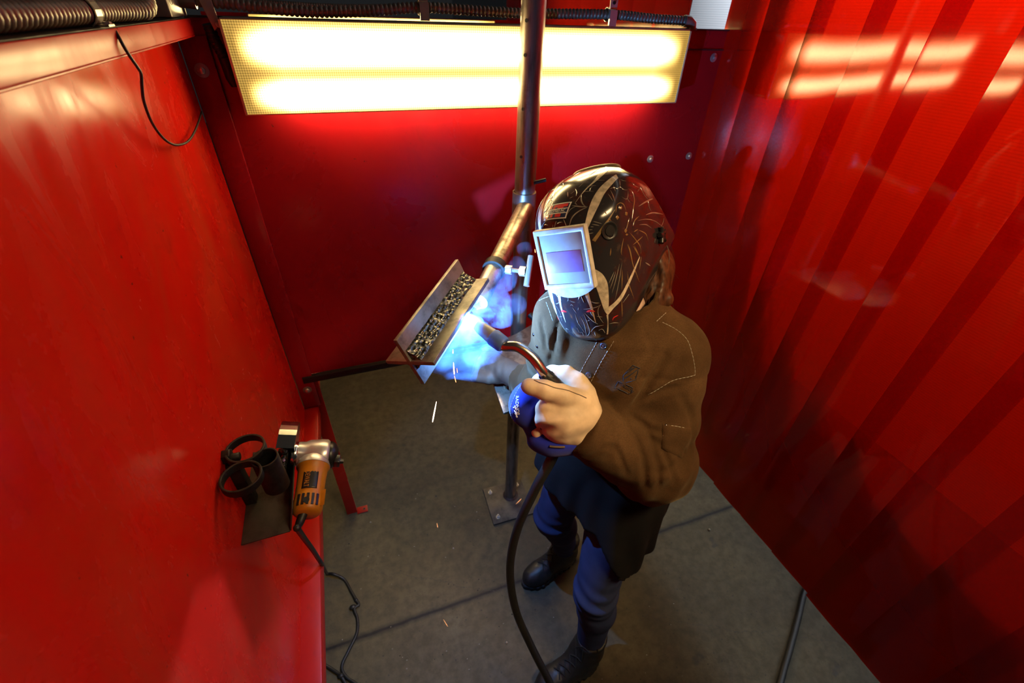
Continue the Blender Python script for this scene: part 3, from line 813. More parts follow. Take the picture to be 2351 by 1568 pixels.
def f_jeans(P):
    d = None
    for H_, K_, A_, s in ((H_N, K_N, A_N, 1), (H_F, K_F, A_F, 2)):
        th = cap(P, H_, K_, .088, .062)
        calf = K_*.68+A_*.32+v3(.012, 0, 0)
        sh = sm(cap(P, K_, calf, .058, .059), cap(P, calf, A_, .057, .046), .03)
        ax = (A_-K_)/np.linalg.norm(A_-K_); t = (P-K_)@ax
        q = P-K_; ph = np.arctan2(q[:, 1], -q[:, 0])
        w = .0042*np.sin(t*120+1.5*np.sin(ph*1.5+s))*np.exp(-((t-.0)/.07)**2)+.003*np.sin(t*150+ph)*np.exp(-((t-.36)/.05)**2)
        leg_ = smax(sm(th, sh, .03)+w, .135-P[:, 2], .004)
        d = leg_ if d is None else sm(d, leg_, .03)
    return sm(d, ell(P, (.565, .695, .93), (.115, .165, .10)), .05)
def f_shirt(P):
    z = P[:, 2]
    d = torso(P, ([.5, .85, 1.0, 1.2], [.215, .205, .178, .165]), ([.5, .85, 1.0, 1.2], [.16, .150, .142, .138]))
    d = sm(d, cap(P, H_N, H_N*.35+K_N*.65, .104, .094), .05)
    lo = .80+.10*np.clip((P-v3(.55, .69, 0))@-LAT*6, -1, 1)*.6-.13*np.clip((P-v3(.56, .66, 0))@LAT*7, 0, 1)
    d = smax(d, lo-z, .004); d = smax(d, z-1.17, .02)
    a = np.arctan2(P[:, 1]-.69, P[:, 0]-.56)
    return d+.004*np.sin(a*15+2*np.sin(z*9))*np.clip((1.0-z)*4, 0, 1)
BOOTS = ((v3(.560, .488, 0), v3(.318, .458, 0), A_N), (v3(.652, .872, 0), v3(.408, .818, 0), A_F))
def f_boot(P, i):
    he, to, an = BOOTS[i]
    f = (to-he)/np.linalg.norm(to-he); s = v3(-f[1], f[0], 0)
    ax = (f, s, v3(0, 0, 1)); L = np.linalg.norm(to-he)
    toe = ell(P, he+f*(L-.062)+v3(0, 0, .042), (.068, .046, .040), ax)
    mid = cap(P, he+f*.05+v3(0, 0, .050), he+f*(L-.07)+v3(0, 0, .040), .041, .038)
    inst = cap(P, an+v3(0, 0, -.02), he+f*(L*.62)+v3(0, 0, .055), .050, .030)
    shaft = cap(P, he+f*.055+v3(0, 0, .05), an+v3(0, 0, .065), .044, .053)
    d = sm(sm(sm(toe, mid, .02), inst, .03), shaft, .03)
    d = smax(d, P[:, 2]-.205-.25*((P-an)@-f), .006); d = smax(d, .020-P[:, 2], .003)
    # tongue gap and toe-cap seam
    t = (P-he)@f
    d = d+.0018*np.exp(-((t-(L-.082))/.003)**2)
    return d+.0008*vnoise(P, 120, 2)
def f_sole(P, i):
    he, to, an = BOOTS[i]
    f = (to-he)/np.linalg.norm(to-he); s = v3(-f[1], f[0], 0); L = np.linalg.norm(to-he)
    q = P-he; t = q@f; y = np.abs(q@s)
    w = np.interp(t, [-.008, .0, .05, .11, .19, L-.03, L, L+.012], [.012, .030, .042, .040, .050, .042, .022, .004])
    tread = .004*(np.sin(t*260) > 0)*(y > w-.012)
    return np.maximum(np.maximum(y-w-.003+tread, np.abs(t-L/2)-L/2-.010), np.abs(q[:, 2]-.0125)-.0123)
# near glove, closed round the torch handle
GC = v3((0.343, 0.5996, 1.2836))
def f_glove(P):
    palm = chain(P, [(0.3907, 0.5887, 1.2533), (0.347, 0.586, 1.2632), (0.3176, 0.5969, 1.2748)], [0.0451, 0.0420, 0.0315], .02)
    low = chain(P, [(0.3689, 0.5727, 1.2226), (0.337, 0.5796, 1.2331), (0.3086, 0.5956, 1.2568)], [0.0315, 0.0273, 0.0221], .02)
    thumb = chain(P, [(0.3839, 0.5903, 1.2863), (0.3425, 0.5949, 1.3155), (0.3079, 0.6076, 1.3287), (0.2797, 0.6259, 1.3313)], [0.0294, 0.0226, 0.0194, 0.0173], .008)
    web = chain(P, [(0.4026, 0.6111, 1.2874), (0.3977, 0.6359, 1.299), (0.3823, 0.6604, 1.3054)], [0.0273, 0.0221, 0.0199], .01)
    idx = chain(P, [(0.383, 0.6622, 1.3062), (0.3566, 0.6778, 1.3029), (0.3247, 0.6701, 1.2949), (0.3055, 0.6529, 1.2933)], [0.0199, 0.0184, 0.0173, 0.0158], .006)
    d = sm(palm, low, .012)
    d = sm(d, web, .018); d = sm(d, idx, .010); d = sm(d, thumb, .007)
    for k in range(3):      # middle, ring and little finger, folded behind the handle
        o = k*.026
        p = [(0.3938, 0.6463, 1.2585), (0.3512, 0.6694, 1.25), (0.3092, 0.6556, 1.252), (0.3086, 0.625, 1.2597)]
        dn = v3((-0.0063, -0.0115, -0.0176))
        d = sm(d, chain(P, [v3(q)+dn*(k+.35) for q in p], [.0180-.001*k]*2+[.0165-.001*k, .0150-.001*k], .006), .006)
    # creases across the palm and the seam along the thumb
    u = (P-GC)@v3((-0.306, -0.5291, -0.8159)); l = (P-GC)@v3((0.9649, -0.3436, 0.0302))
    d = d+.0042*np.sin(u*165+l*55+.8)*np.exp(-((l+.028)/.030)**2)*np.clip(u*40+.5, 0, 1)*np.exp(-((u-.03)/.04)**2)
    return d+.0008*vnoise(P, 130, 4)
def f_fist2(P):   # far glove, braced on the little table
    f = v3(-.80, .45, -.05); f = f/np.linalg.norm(f); s = v3(-.45, -.80, -.35); s = s/np.linalg.norm(s)
    d = chain(P, [F_WR, F_HD], [.036, .038], .02)
    for k in range(4):
        b = F_HD+s*(.030-.022*k)+f*.012
        d = sm(d, chain(P, [b, b+f*(.045-.004*abs(k-1))+v3(0, 0, -.004), b+f*.054+v3(0, 0, -.030), b+f*.030+v3(0, 0, -.042)], [.0165, .0155, .0145, .013], .005), .006)
    th = F_HD+s*.030
    d = sm(d, chain(P, [th-f*.03, th+f*.015+s*.018+v3(0, 0, .006), th+f*.050+s*.012+v3(0, 0, -.002)], [.019, .017, .0145], .006), .010)
    return smax(d, 1.0465-P[:, 2], .003)+.0016*np.sin((P-F_HD)@f*190)*np.exp(-(((P-F_HD)@f+.01)/.02)**2)
def f_pad(P):     # blue heat pad and cuff behind the near hand
    c = v3((0.3035, 0.6465, 1.2516)); n = v3((-0.8491, 0.1144, 0.5157))
    a = v3((-0.3076, -0.5156, -0.7997)); a = a-n*(a@n); a = a/np.linalg.norm(a); b = np.cross(n, a)
    d = ell(P, c, (.056, .042, .060), (a, b, n))
    low = chain(P, [(0.3114, 0.6392, 1.229), (0.3146, 0.6136, 1.1982), (0.3275, 0.5883, 1.1896), (0.3676, 0.5752, 1.1924)], [.030, .034, .030, .032], .03)
    low = low+.0035*np.sin((P-c)@a*120+(P-c)@b*60)
    return sm(d, low, .012)
def f_body(P):
    d = torso(P, ([.9, 1.1, 1.3, 1.4, 1.45], [.155, .145, .150, .12, .05]), ([.9, 1.1, 1.3, 1.4, 1.45], [.115, .105, .10, .08, .05]))
    d = smax(d, P[:, 2]-1.45, .03); d = smax(d, .84-P[:, 2], .03)
    d = sm(d, cap(P, NECK, HEADC+(0, 0, -.03), .056, .058), .03)
    hx = v3(.568, -.743, .356); hy = v3(-.157, .326, .932); hz = v3(-.808, -.585, .068)
    h = ell(P, HEADC+hz*-.015+hy*.01, (.076, .108, .094), (hx, hy, hz))
    h = sm(h, ell(P, HEADC+hz*.042-hy*.060, (.050, .058, .048), (hx, hy, hz)), .03)          # jaw
    h = sm(h, cap(P, HEADC+hz*.078+hy*.008, HEADC+hz*.097-hy*.030, .008, .012), .012)        # nose
    for sg in (-1, 1):
        h = sm(h, ell(P, HEADC+hx*sg*.078-hz*.012-hy*.012, (.010, .031, .018), (hx, hy, hz)), .006)
        h = smax(h, -ell(P, HEADC+hz*.088+hx*sg*.032+hy*.012, (.016, .009, .012), (hx, hy, hz)), .010)
    h = smax(h, -cap(P, HEADC+hz*.092-hy*.062-hx*.02, HEADC+hz*.092-hy*.062+hx*.02, .003, .003), .004)
    d = sm(d, h, .02)
    for S, E, Wp, Hd in ((N_SH, N_EL, N_WR, GC), (F_SH, F_EL, F_WR, F_HD)):
        a = sm(cap(P, S, E, .046, .040), cap(P, E, Wp, .040, .027), .02)
        d = sm(d, sm(a, cap(P, Wp, Hd, .024, .022), .02), .03)
    for H_, K_, A_ in ((H_N, K_N, A_N), (H_F, K_F, A_F)):
        d = sm(d, sm(cap(P, H_, K_, .070, .046), cap(P, K_, A_, .046, .034), .03), .03)
    for he, to, an in BOOTS:
        d = sm(d, chain(P, [an, he+v3(0, 0, .045)+(to-he)*.2, he+v3(0, 0, .038)+(to-he)*.75], [.034, .028, .024], .02), .02)
    return d
def sdf_mesh(f, lo, hi, h):
    """surface nets over a regular grid"""
    lo = np.array(lo, float); hi = np.array(hi, float)
    n = np.ceil((hi-lo)/h).astype(int)+1
    ax = [lo[i]+h*np.arange(n[i]) for i in range(3)]
    G = np.empty(n)
    for i in range(0, n[0], 8):
        X = np.stack(np.meshgrid(ax[0][i:i+8], ax[1], ax[2], indexing='ij'), -1)
        G[i:i+8] = f(X.reshape(-1, 3)).reshape(X.shape[:3])
    S = G < 0
    def sl(A, o): return A[o[0]:n[0]-1+o[0], o[1]:n[1]-1+o[1], o[2]:n[2]-1+o[2]]
    acc = np.zeros((*(n-1), 3)); cnt = np.zeros(n-1)
    C = [(i, j, k) for i in (0, 1) for j in (0, 1) for k in (0, 1)]
    for a in C:
        for d in range(3):
            if a[d]: continue
            b = list(a); b[d] = 1
            sa, sb = sl(S, a), sl(S, b); x = sa != sb
            ga, gb = sl(G, a)[x], sl(G, b)[x]; t = ga/(ga-gb)
            p = np.tile(np.array(a, float), (len(t), 1)); p[:, d] = t
            acc[x] += p; cnt[x] += 1
    act = cnt > 0
    ids = -np.ones(n-1, int); ids[act] = np.arange(act.sum())
    idx = np.argwhere(act)
    V = lo+h*(idx+acc[act]/cnt[act][:, None])
    Q = []
    for d in range(3):
        e1, e2 = [(1, 2), (2, 0), (0, 1)][d]
        s0 = S; o = [0, 0, 0]; o[d] = 1
        A_ = S[tuple(slice(0, n[i]-1) if i == d else slice(1, n[i]-1) for i in range(3))]
        B_ = S[tuple(slice(1, n[i]) if i == d else slice(1, n[i]-1) for i in range(3))]
        E_ = np.argwhere(A_ != B_)
        if not len(E_): continue
        base = E_.copy()
        for i in range(3):
            if i != d: base[:, i] += 1
        flip = A_[tuple(E_.T)]
        def cell(o1, o2):
            c = base.copy(); c[:, e1] -= o1; c[:, e2] -= o2
            return ids[tuple(c.T)]
        q = np.stack([cell(1, 1), cell(0, 1), cell(0, 0), cell(1, 0)], 1)
        q[~flip] = q[~flip][:, ::-1]
        Q.append(q)
    return V, np.concatenate(Q)
#SDF-END
FOLDS[:] = ((0.0085, 0.0075, ((0.4831, 0.5437, 1.2346), (0.4917, 0.5152, 1.2134), (0.5, 0.4859, 1.1724), (0.5072, 0.4659, 1.1064))), (0.0085, 0.0075, ((0.5212, 0.5387, 1.227), (0.5301, 0.5041, 1.1978), (0.5318, 0.4708, 1.1558), (0.5322, 0.4545, 1.1074))), (0.007, 0.007, ((0.5392, 0.5073, 1.2052), (0.5547, 0.4809, 1.1717), (0.5644, 0.4568, 1.1373), (0.5682, 0.4493, 1.1174))), (0.006, 0.008, ((0.4479, 0.5239, 1.2334), (0.4193, 0.5069, 1.1935))), (0.008, 0.007, ((0.5046, 0.5559, 1.2358), (0.5281, 0.5272, 1.2227), (0.5519, 0.5118, 1.2197))), (0.007, 0.008, ((0.5161, 0.5632, 1.2784), (0.5567, 0.5518, 1.305), (0.6043, 0.5403, 1.3218))), (0.013, 0.009, ((0.4843, 0.5526, 1.2388), (0.5083, 0.5641, 1.2721), (0.5392, 0.5708, 1.3381), (0.5648, 0.5792, 1.3772))), (-0.004, 0.008, ((0.4417, 0.602, 1.2713), (0.4704, 0.5861, 1.3055), (0.4998, 0.5795, 1.334))), (0.006, 0.007, ((0.4547, 0.5813, 1.2603), (0.4757, 0.5565, 1.2445), (0.4859, 0.5196, 1.2178))), (0.005, 0.009, ((0.5893, 0.5364, 1.3069), (0.624, 0.5127, 1.2401), (0.6243, 0.482, 1.1586))), (0.005, 0.007, ((0.3775, 0.5246, 1.1889), (0.4087, 0.5155, 1.2225), (0.4375, 0.5084, 1.2129), (0.4663, 0.4871, 1.14))), (0.005, 0.006, ((0.432, 0.5722, 1.2695), (0.4357, 0.5344, 1.2466), (0.4236, 0.5151, 1.2244))), (0.012, 0.006, ((0.3498, 0.7427, 1.4056), (0.3518, 0.727, 1.3749), (0.3573, 0.7203, 1.3361))), (0.008, 0.007, ((0.3819, 0.715, 1.4282), (0.3666, 0.7037, 1.3643), (0.3665, 0.7146, 1.3004))), (-0.004, 0.01, ((0.3924, 0.7124, 1.4334), (0.3787, 0.6905, 1.371), (0.3811, 0.693, 1.3073))), (0.004, 0.008, ((0.5881, 0.4724, 1.1539), (0.5525, 0.4616, 1.1512), (0.5197, 0.4696, 1.1473))), (0.004, 0.01, ((0.5279, 0.6178, 1.4235), (0.5382, 0.591, 1.3953), (0.5113, 0.5819, 1.3507))))
def sdf_obj(name, f, lo, hi, h, mats, parent=None, smooth=2):
    V, Q = sdf_mesh(f, lo, hi, h)
    me = bpy.data.meshes.new(name)
    me.from_pydata(V.tolist(), [], Q.tolist())
    for mt in (mats if isinstance(mats, (list, tuple)) else [mats]): me.materials.append(mt)
    me.polygons.foreach_set('use_smooth', [True]*len(me.polygons))
    me.update()
    return put(bpy.data.objects.new(name, me), parent)
def bvh_of(o):
    me = o.data
    return BVHTree.FromPolygons([v.co for v in me.vertices], [tuple(p.vertices) for p in me.polygons])
def on(bvh, p, off=.0006):
    loc, nrm, _, _ = bvh.find_nearest(Vector(p))
    return loc+nrm*off, nrm
def stroke(mb, bvh, pts, r, step=.004, mi=0, dash=None, off=.0003, n=5, taper=False):
    P, _ = spline(pts, r, 10) if len(pts) > 2 else ([Vector(p) for p in pts], None)
    P = resample(P, step)
    if len(P) < 2: P = [Vector(pts[0]), Vector(pts[-1])]
    P = [on(bvh, p, off)[0] for p in P]
    if dash:
        for i in range(0, len(P)-1, 2): mb.tube([P[i], P[i+1]], r, n, mi)
    else:
        N = len(P)
        rr = [r*(1-.75*abs(2*i/(N-1)-1)**2) for i in range(N)] if taper == 2 else [r*(1-.85*i/(N-1)) for i in range(N)] if taper else r
        mb.tube(P, rr, n, mi)

# ------------------------------------------------------------------ the welder
pe = sdf_obj('person', f_body, (.20,.38,.0), (.80,1.08,1.72), .0105, M['skin'])
tag(pe, 'person in a brown leather jacket and decorated welding helmet bending over the arc', 'person')
jk = sdf_obj('welding_jacket', f_jacket2, (.20,.36,.97), (.80,1.02,1.50), .0052, M['suede'], pe)
jk['label'] = 'brown suede welding jacket with stitched seams'
sh = sdf_obj('shirt', f_shirt, (.32,.42,.55), (.82,.96,1.19), .0072, M['blackcotton'], pe)
sh['label'] = 'long black shirt below the jacket'
jn = sdf_obj('jeans', f_jeans, (.34,.42,.11), (.74,.96,1.02), .0062, M['denim'], pe)
jn['label'] = 'blue jeans tucked into black boots'
for i in (0, 1):
    he, to, an = BOOTS[i]
    lo = np.minimum(np.minimum(he, to), an)-(.08, .08, 0); hi = np.maximum(np.maximum(he, to), an)+(.08, .08, .09)
    bt = sdf_obj('boot', lambda P: f_boot(P, i), (lo[0], lo[1], -.01), (hi[0], hi[1], .24), .0042, M['boot'], pe)
    sdf_obj('sole', lambda P: f_sole(P, i), (lo[0], lo[1], -.01), (hi[0], hi[1], .04), .0036, M['sole'], bt)
    bv = bvh_of(bt); f = Vector((to-he)).normalized(); s = Vector((-f.y, f.x, 0)); L = float(np.linalg.norm(to-he))
    lc = MB()
    def top(t, y):
        o = Vector(he)+f*t+s*y
        h = bv.ray_cast(o+Vector((0,0,.4)), Vector((0,0,-1)))
        return h[0] if h[0] else o+Vector((0,0,.1))
    rows = 7
    for k in range(rows):
        t0 = L*.70-k*.021; t1 = t0-.021
        a = top(t0, .020) + Vector((0,0,.002)); b = top(t1, -.021)+Vector((0,0,.002)); mid = top((t0+t1)/2, 0)+Vector((0,0,.005))
        lc.tube([a, mid, b], .0022, 6, sub=5)
        a = top(t0, -.020) + Vector((0,0,.002)); b = top(t1, .021)+Vector((0,0,.002))
        lc.tube([a, mid+Vector((0,0,.003)), b], .0022, 6, sub=5)
    tp_ = top(L*.70-.150, 0)
    for sg in (-1, 1):
        lc.tube([tp_, tp_+s*sg*.018+f*.012+Vector((0,0,.014)), tp_+s*sg*.034+f*.020+Vector((0,0,-.008)), tp_+s*sg*.012+f*.012], .0021, 6, sub=6)
        lc.tube([tp_, tp_+s*sg*.02+f*.02+Vector((0,0,-.005)), tp_+s*sg*.030+f*.035+Vector((0,0,-.030))], .0021, 6, sub=6)
    lc.build('laces', M['lace'], bt)
gl = sdf_obj('glove', f_glove, GC-(.115,.11,.115), GC+(.115,.12,.115), .0034, M['tan'], pe)
gl['label'] = 'tan leather glove gripping the torch handle'
pd = sdf_obj('heat_pad', f_pad, GC-(.15,.11,.17), GC+(.09,.15,.12), .0042, M['bluecuff'], gl)
pd['label'] = 'blue suede heat pad behind the hand'
g2 = sdf_obj('glove', f_fist2, F_HD-(.14,.12,.08), F_HD+(.14,.12,.09), .0040, M['tandark'], pe)
g2['label'] = 'worn brown glove resting on the table plate'

# jacket stitching, snaps, pocket and stamped emblem
jb_ = bvh_of(jk)
def jpt(p, off=.0006): return on(jb_, p, off)
for line in ((((0.5749, 0.6255, 1.4309), (0.6007, 0.6121, 1.4178), (0.6159, 0.5905, 1.4056), (0.621, 0.5643, 1.3786), (0.627, 0.5457, 1.337)), ((0.627, 0.5457, 1.337), (0.5956, 0.5476, 1.3352), (0.5729, 0.5536, 1.3264), (0.5486, 0.5575, 1.3086), (0.5291, 0.5612, 1.2918)), ((0.4636, 0.627, 1.4054), (0.4382, 0.6229, 1.3544), (0.4196, 0.6245, 1.29)), ((0.4344, 0.6437, 1.3966), (0.4256, 0.6435, 1.3735), (0.4169, 0.6442, 1.3502), (0.4022, 0.6464, 1.3041)), ((0.5956, 0.6456, 1.4385), (0.5611, 0.6285, 1.4339)), ((0.557, 0.5184, 1.2304), (0.5528, 0.5084, 1.216), (0.551, 0.5002, 1.1974)), ((0.5599, 0.5157, 1.2294), (0.5563, 0.507, 1.2162), (0.5547, 0.4998, 1.1993)), ((0.6086, 0.4932, 1.2127), (0.6016, 0.4862, 1.1888), (0.5949, 0.4789, 1.1629)), ((0.5579, 0.5212, 1.2341), (0.5845, 0.5073, 1.2326), (0.6176, 0.4995, 1.2212)), ((0.3678, 0.7638, 1.4357), (0.3659, 0.7386, 1.4277), (0.3662, 0.7181, 1.4148)), ((0.365, 0.7948, 1.4226), (0.3711, 0.7815, 1.4361), (0.379, 0.7721, 1.4445)))):
    sti = MB()
    stroke(sti, jb_, line, .00065, .0042, dash=True, off=.0004, n=5); stroke(sti, jb_, line, .00028, .0021, off=.0001, n=4)
    sti.build('stitching', M['thread'], jk)
for p in (((0.4451, 0.6324, 1.3937), (0.4207, 0.6312, 1.3206))):
    q, n = jpt(p, 0)
    MB().lathe(q, n, [(0,0),(0,.0078),(.0022,.0074),(.0032,.0052),(.0026,.0045),(.0026,.003),(.0034,.0022),(.0034,0)], 20).build('snap', plain('snap_metal', (.16,.17,.22), .3, .9), jk)
M['stud'] = plain('stud_metal', (.10,.09,.09), .25, 1.0)
for p in (((0.5618, 0.517, 1.2322), (0.6091, 0.4956, 1.217), (0.3463, 0.7711, 1.3482), (0.3465, 0.7471, 1.3302))):
    q, n = jpt(p, 0)
    MB().lathe(q, n, [(0,0),(0,.0042),(.0012,.0038),(.0022,.002),(.0022,0)], 14).build('stud', M['stud'], jk)
q, n = jpt((0.3626, 0.5552, 1.2048), 0)
MB().lathe(q, n, [(0,0),(0,.0088),(.0020,.0080),(.0030,.0055),(.0030,0)], 20).build('snap', M['blackmetal'], jk)
def patch(outline, th, name, mt, parent, grid=14):
    """a piece of leather lying on the jacket: four corners, following the surface"""
    a, b, c, d = [Vector(p) for p in outline]
    mb = MB(); vs = []
    for k in (0, 1):
        for j in range(grid+1):
            for i in range(grid+1):
                u, v = i/grid, j/grid
                p = (a*(1-u)+b*u)*(1-v)+(d*(1-u)+c*u)*v
                q, n = on(jb_, p, 0)
                e = min(u, 1-u, v, 1-v)
                vs.append(q+n*(th*min(1, .25+e*12) if k else -.002))
    n2 = (grid+1)**2; fs = []
    for j in range(grid):
        for i in range(grid):
            x = j*(grid+1)+i
            fs.append((n2+x, n2+x+1, n2+x+grid+2, n2+x+grid+1)); fs.append((x, x+grid+1, x+grid+2, x+1))
    rim = [i for i in range(grid+1)]+[(j+1)*(grid+1)-1 for j in range(1, grid+1)]+[n2-1-i for i in range(1, grid+1)]+[(grid-j)*(grid+1) for j in range(1, grid)]
    for i in range(len(rim)):
        x, y = rim[i], rim[(i+1) % len(rim)]
        fs.append((x, y, n2+y, n2+x))
    mb.add(vs, fs, 0, True)
    return mb.build(name, mt, parent)
patch(((0.5567, 0.5231, 1.2352), (0.6217, 0.5, 1.2207), (0.5971, 0.4766, 1.1574), (0.5481, 0.4951, 1.1869)), .0028, 'sleeve_pocket', M['suede'], jk)
em_ = MB()
def jfill(pts): 
    for a, b in zip(pts[:-1], pts[1:]): stroke(em_, jb_, [a, b], .0011, .003, off=.0001, n=6)
for line in ((((0.4965, 0.5905, 1.3609), (0.512, 0.5827, 1.3537)), ((0.4965, 0.5905, 1.3609), (0.4782, 0.5906, 1.3367), (0.4791, 0.5852, 1.3236)), ((0.5018, 0.5874, 1.3578), (0.4818, 0.5898, 1.3397)), ((0.5081, 0.5838, 1.3533), (0.4801, 0.587, 1.3305)), ((0.5074, 0.5828, 1.3495), (0.5018, 0.5782, 1.3321), (0.4824, 0.5832, 1.3222)), ((0.501, 0.5808, 1.3388), (0.5015, 0.5779, 1.3308)), ((0.4917, 0.5823, 1.3336), (0.4948, 0.5798, 1.3294)), ((0.4958, 0.5885, 1.3542), (0.4899, 0.5898, 1.3504)), ((0.4768, 0.5859, 1.3203), (0.4692, 0.5913, 1.3222), (0.4644, 0.5913, 1.308), (0.4664, 0.5892, 1.3059)), ((0.4697, 0.5873, 1.3078), (0.4891, 0.5731, 1.2968), (0.4933, 0.5717, 1.3002), (0.4969, 0.5736, 1.311), (0.4817, 0.5833, 1.3212)))): jfill(line)
em_.build('stamped_emblem', M['inkblue'], jk)
me = text_mesh('STALLION', .0085, M['inkblue'], 'lettering', jk, (0,0,0), (1,0,0), (0,1,0), .0003)
lp, ln = jpt((0.4833, 0.5798, 1.3124), .0006)
lr = (Vector((0.4963, 0.5717, 1.3034))-Vector((0.4716, 0.5893, 1.3199))).normalized()
lu = ln.cross(lr)
for v in me.vertices:
    p = lp+lr*v.co.x+lu*v.co.y
    q, n = jpt(p, .0005+v.co.z*.5); v.co = q
put(bpy.data.objects.new('lettering', me), jk)

# pad rim stitching and woven lettering
pb = bvh_of(pd)
ps = MB()
PADR = ((0.2977, 0.6802, 1.2974), (0.2719, 0.6606, 1.2998), (0.2559, 0.648, 1.2878), (0.2456, 0.639, 1.2632), (0.2491, 0.6353, 1.2365), (0.2598, 0.6197, 1.2271))
stroke(ps, pb, PADR, .0007, .0032, dash=True, off=.0004); stroke(ps, pb, PADR, .0003, .002, off=.0001, n=4)
ps.build('rim_stitching', M['thread'], pd)
me = text_mesh('RADNOR', .0105, M['white_print'], 'lettering', pd, (0,0,0), (1,0,0), (0,1,0), .0003)
lp = on(pb, (0.2567, 0.6304, 1.2795), .0006)
a_, b_ = on(pb, (0.255, 0.6217, 1.2652))[0], on(pb, (0.2595, 0.6419, 1.2897))[0]
lr = (a_-b_).normalized(); lu = lp[1].cross(lr)
for v in me.vertices:
    q, n = on(pb, lp[0]+lr*v.co.x+lu*v.co.y, .0005+v.co.z*.5); v.co = q
put(bpy.data.objects.new('lettering', me), pd)
lg = MB()
for l_ in ((((0.2529, 0.6339, 1.2777), (0.2529, 0.6306, 1.2745), (0.253, 0.6276, 1.2712)), ((0.2501, 0.6347, 1.2732), (0.2508, 0.633, 1.2729), (0.2499, 0.6317, 1.2698)), ((0.2505, 0.6295, 1.2682), (0.2522, 0.6255, 1.2657), (0.254, 0.6217, 1.263)), ((0.2511, 0.6258, 1.2635), (0.2527, 0.6228, 1.2612), (0.2549, 0.6201, 1.2603)), ((0.2522, 0.6224, 1.2583), (0.2541, 0.6201, 1.2577), (0.2557, 0.6184, 1.2576)), ((0.253, 0.6206, 1.2551), (0.2547, 0.6196, 1.2585)))): stroke(lg, pb, l_, .0016, .003, off=.0002)
lg.build('woven_emblem', M['white_print'], pd)
for l_ in ((((0.3024, 0.5771, 1.2232), (0.3143, 0.5651, 1.2224), (0.3312, 0.5572, 1.2195)), ((0.3068, 0.5596, 1.2119), (0.3222, 0.5532, 1.2107), (0.3403, 0.5484, 1.2094)))):
    s_ = MB(); stroke(s_, pb, l_, .0024, .004, off=.001, n=8); s_.build('strap', M['tandark'], pd)
# seam along the thumb
gb = bvh_of(gl)
sm_ = MB(); stroke(sm_, gb, ((0.2883, 0.624, 1.3484), (0.2997, 0.6079, 1.3497), (0.3169, 0.5963, 1.3455), (0.3354, 0.5896, 1.3403), (0.3543, 0.5829, 1.3337), (0.3743, 0.5802, 1.3208), (0.3901, 0.5753, 1.3108)), .0013, .003, off=-.0002)
sm_.build('seam', M['tandark'], gl)

# ------------------------------------------------------------------ welding helmet (local frame: x to the wearer's left, y up, z forward)
#HEL-BEGIN
HEL_O = np.array((.367, .694, 1.575))
HEL_R = np.array(((.568, -.743, .356), (-.157, .326, .932), (-.808, -.585, .068)))
HEL_R = np.linalg.svd(HEL_R)[0] @ np.linalg.svd(HEL_R)[2]
def hw(p): return HEL_O + np.asarray(p, float) @ HEL_R
# section by section from chin to crown: centre (y, z), rear edge (x, y, z)
SECT = [((-.190,-.050), (.022,-.191,-.058)), ((-.183,-.026), (.050,-.180,-.080)), ((-.155,-.010), (.074,-.155,-.112)), ((-.105,.001), (.092,-.110,-.165)),
        ((-.062,.004), (.104,-.078,-.215)), ((-.02,.004), (.112,-.052,-.270)), ((.02,.003), (.114,-.040,-.282)), ((.055,.000), (.113,-.008,-.256)), ((.078,-.012), (.111,.030,-.226)),
        ((.100,-.036), (.106,.062,-.204)), ((.117,-.066), (.098,.084,-.196)), ((.129,-.100), (.085,.103,-.190)), ((.136,-.138), (.066,.119,-.186)), ((.139,-.176), (.050,.128,-.186))]
def shell_pt(s, u):
    """s 0..1 chin to crown, u -1..1 across"""
    k = s*(len(SECT)-1); i = min(int(k), len(SECT)-2); f = k-i
    def cr(g):
        p = [np.array(g(SECT[min(max(i+j, 0), len(SECT)-1)])) for j in (-1, 0, 1, 2)]
        return .5*(2*p[1]+(p[2]-p[0])*f+(2*p[0]-5*p[1]+4*p[2]-p[3])*f*f+(3*p[1]-p[0]-3*p[2]+p[3])*f**3)
    cy, cz = cr(lambda q: q[0]); ex, ey, ez = cr(lambda q: q[1])
    a = abs(u)
    P0 = np.array((0, cy, cz)); P3 = np.array((ex, ey, ez))
    P1 = np.array((ex*.86, cy*.97+ey*.03, cz+.003)); P2 = np.array((ex*1.06, cy*.45+ey*.55, cz-.36*(cz-ez)))
    p = P0*(1-a)**3+3*P1*a*(1-a)**2+3*P2*a*a*(1-a)+P3*a**3
    if u < 0: p[0] = -p[0]
    return p
def shell_grid(ns=84, nu=72):
    return np.array([[shell_pt(j/ns, -1+2*i/nu) for i in range(nu+1)] for j in range(ns+1)])
#HEL-END
HNS, HNU = 84, 72
G = shell_grid(HNS, HNU)
mb = MB()
dx = np.gradient(G, axis=1); dy = np.gradient(G, axis=0)
NRM = np.cross(dx, dy); NRM /= np.linalg.norm(NRM, axis=2)[:, :, None]
if NRM[HNS//2, HNU//2, 2] < 0: NRM = -NRM
gout = G.reshape(-1, 3); gin = (G-NRM*.0032).reshape(-1, 3)
vs = [hw(p) for p in gout]+[hw(p) for p in gin]
n_ = HNU+1; N_ = len(gout); fs = []
for j in range(HNS):
    for i in range(HNU):
        a = j*n_+i
        fs.append((a, a+1, a+n_+1, a+n_)); fs.append((N_+a, N_+a+n_, N_+a+n_+1, N_+a+1))
rim = [i for i in range(n_)]+[(j+1)*n_-1 for j in range(1, HNS+1)]+[HNS*n_+i for i in range(n_-2, -1, -1)]+[j*n_ for j in range(HNS-1, 0, -1)]
for a, b in zip(rim, rim[1:]+rim[:1]): fs.append((a, b, N_+b, N_+a))
mb.add(vs, fs, 0, True)
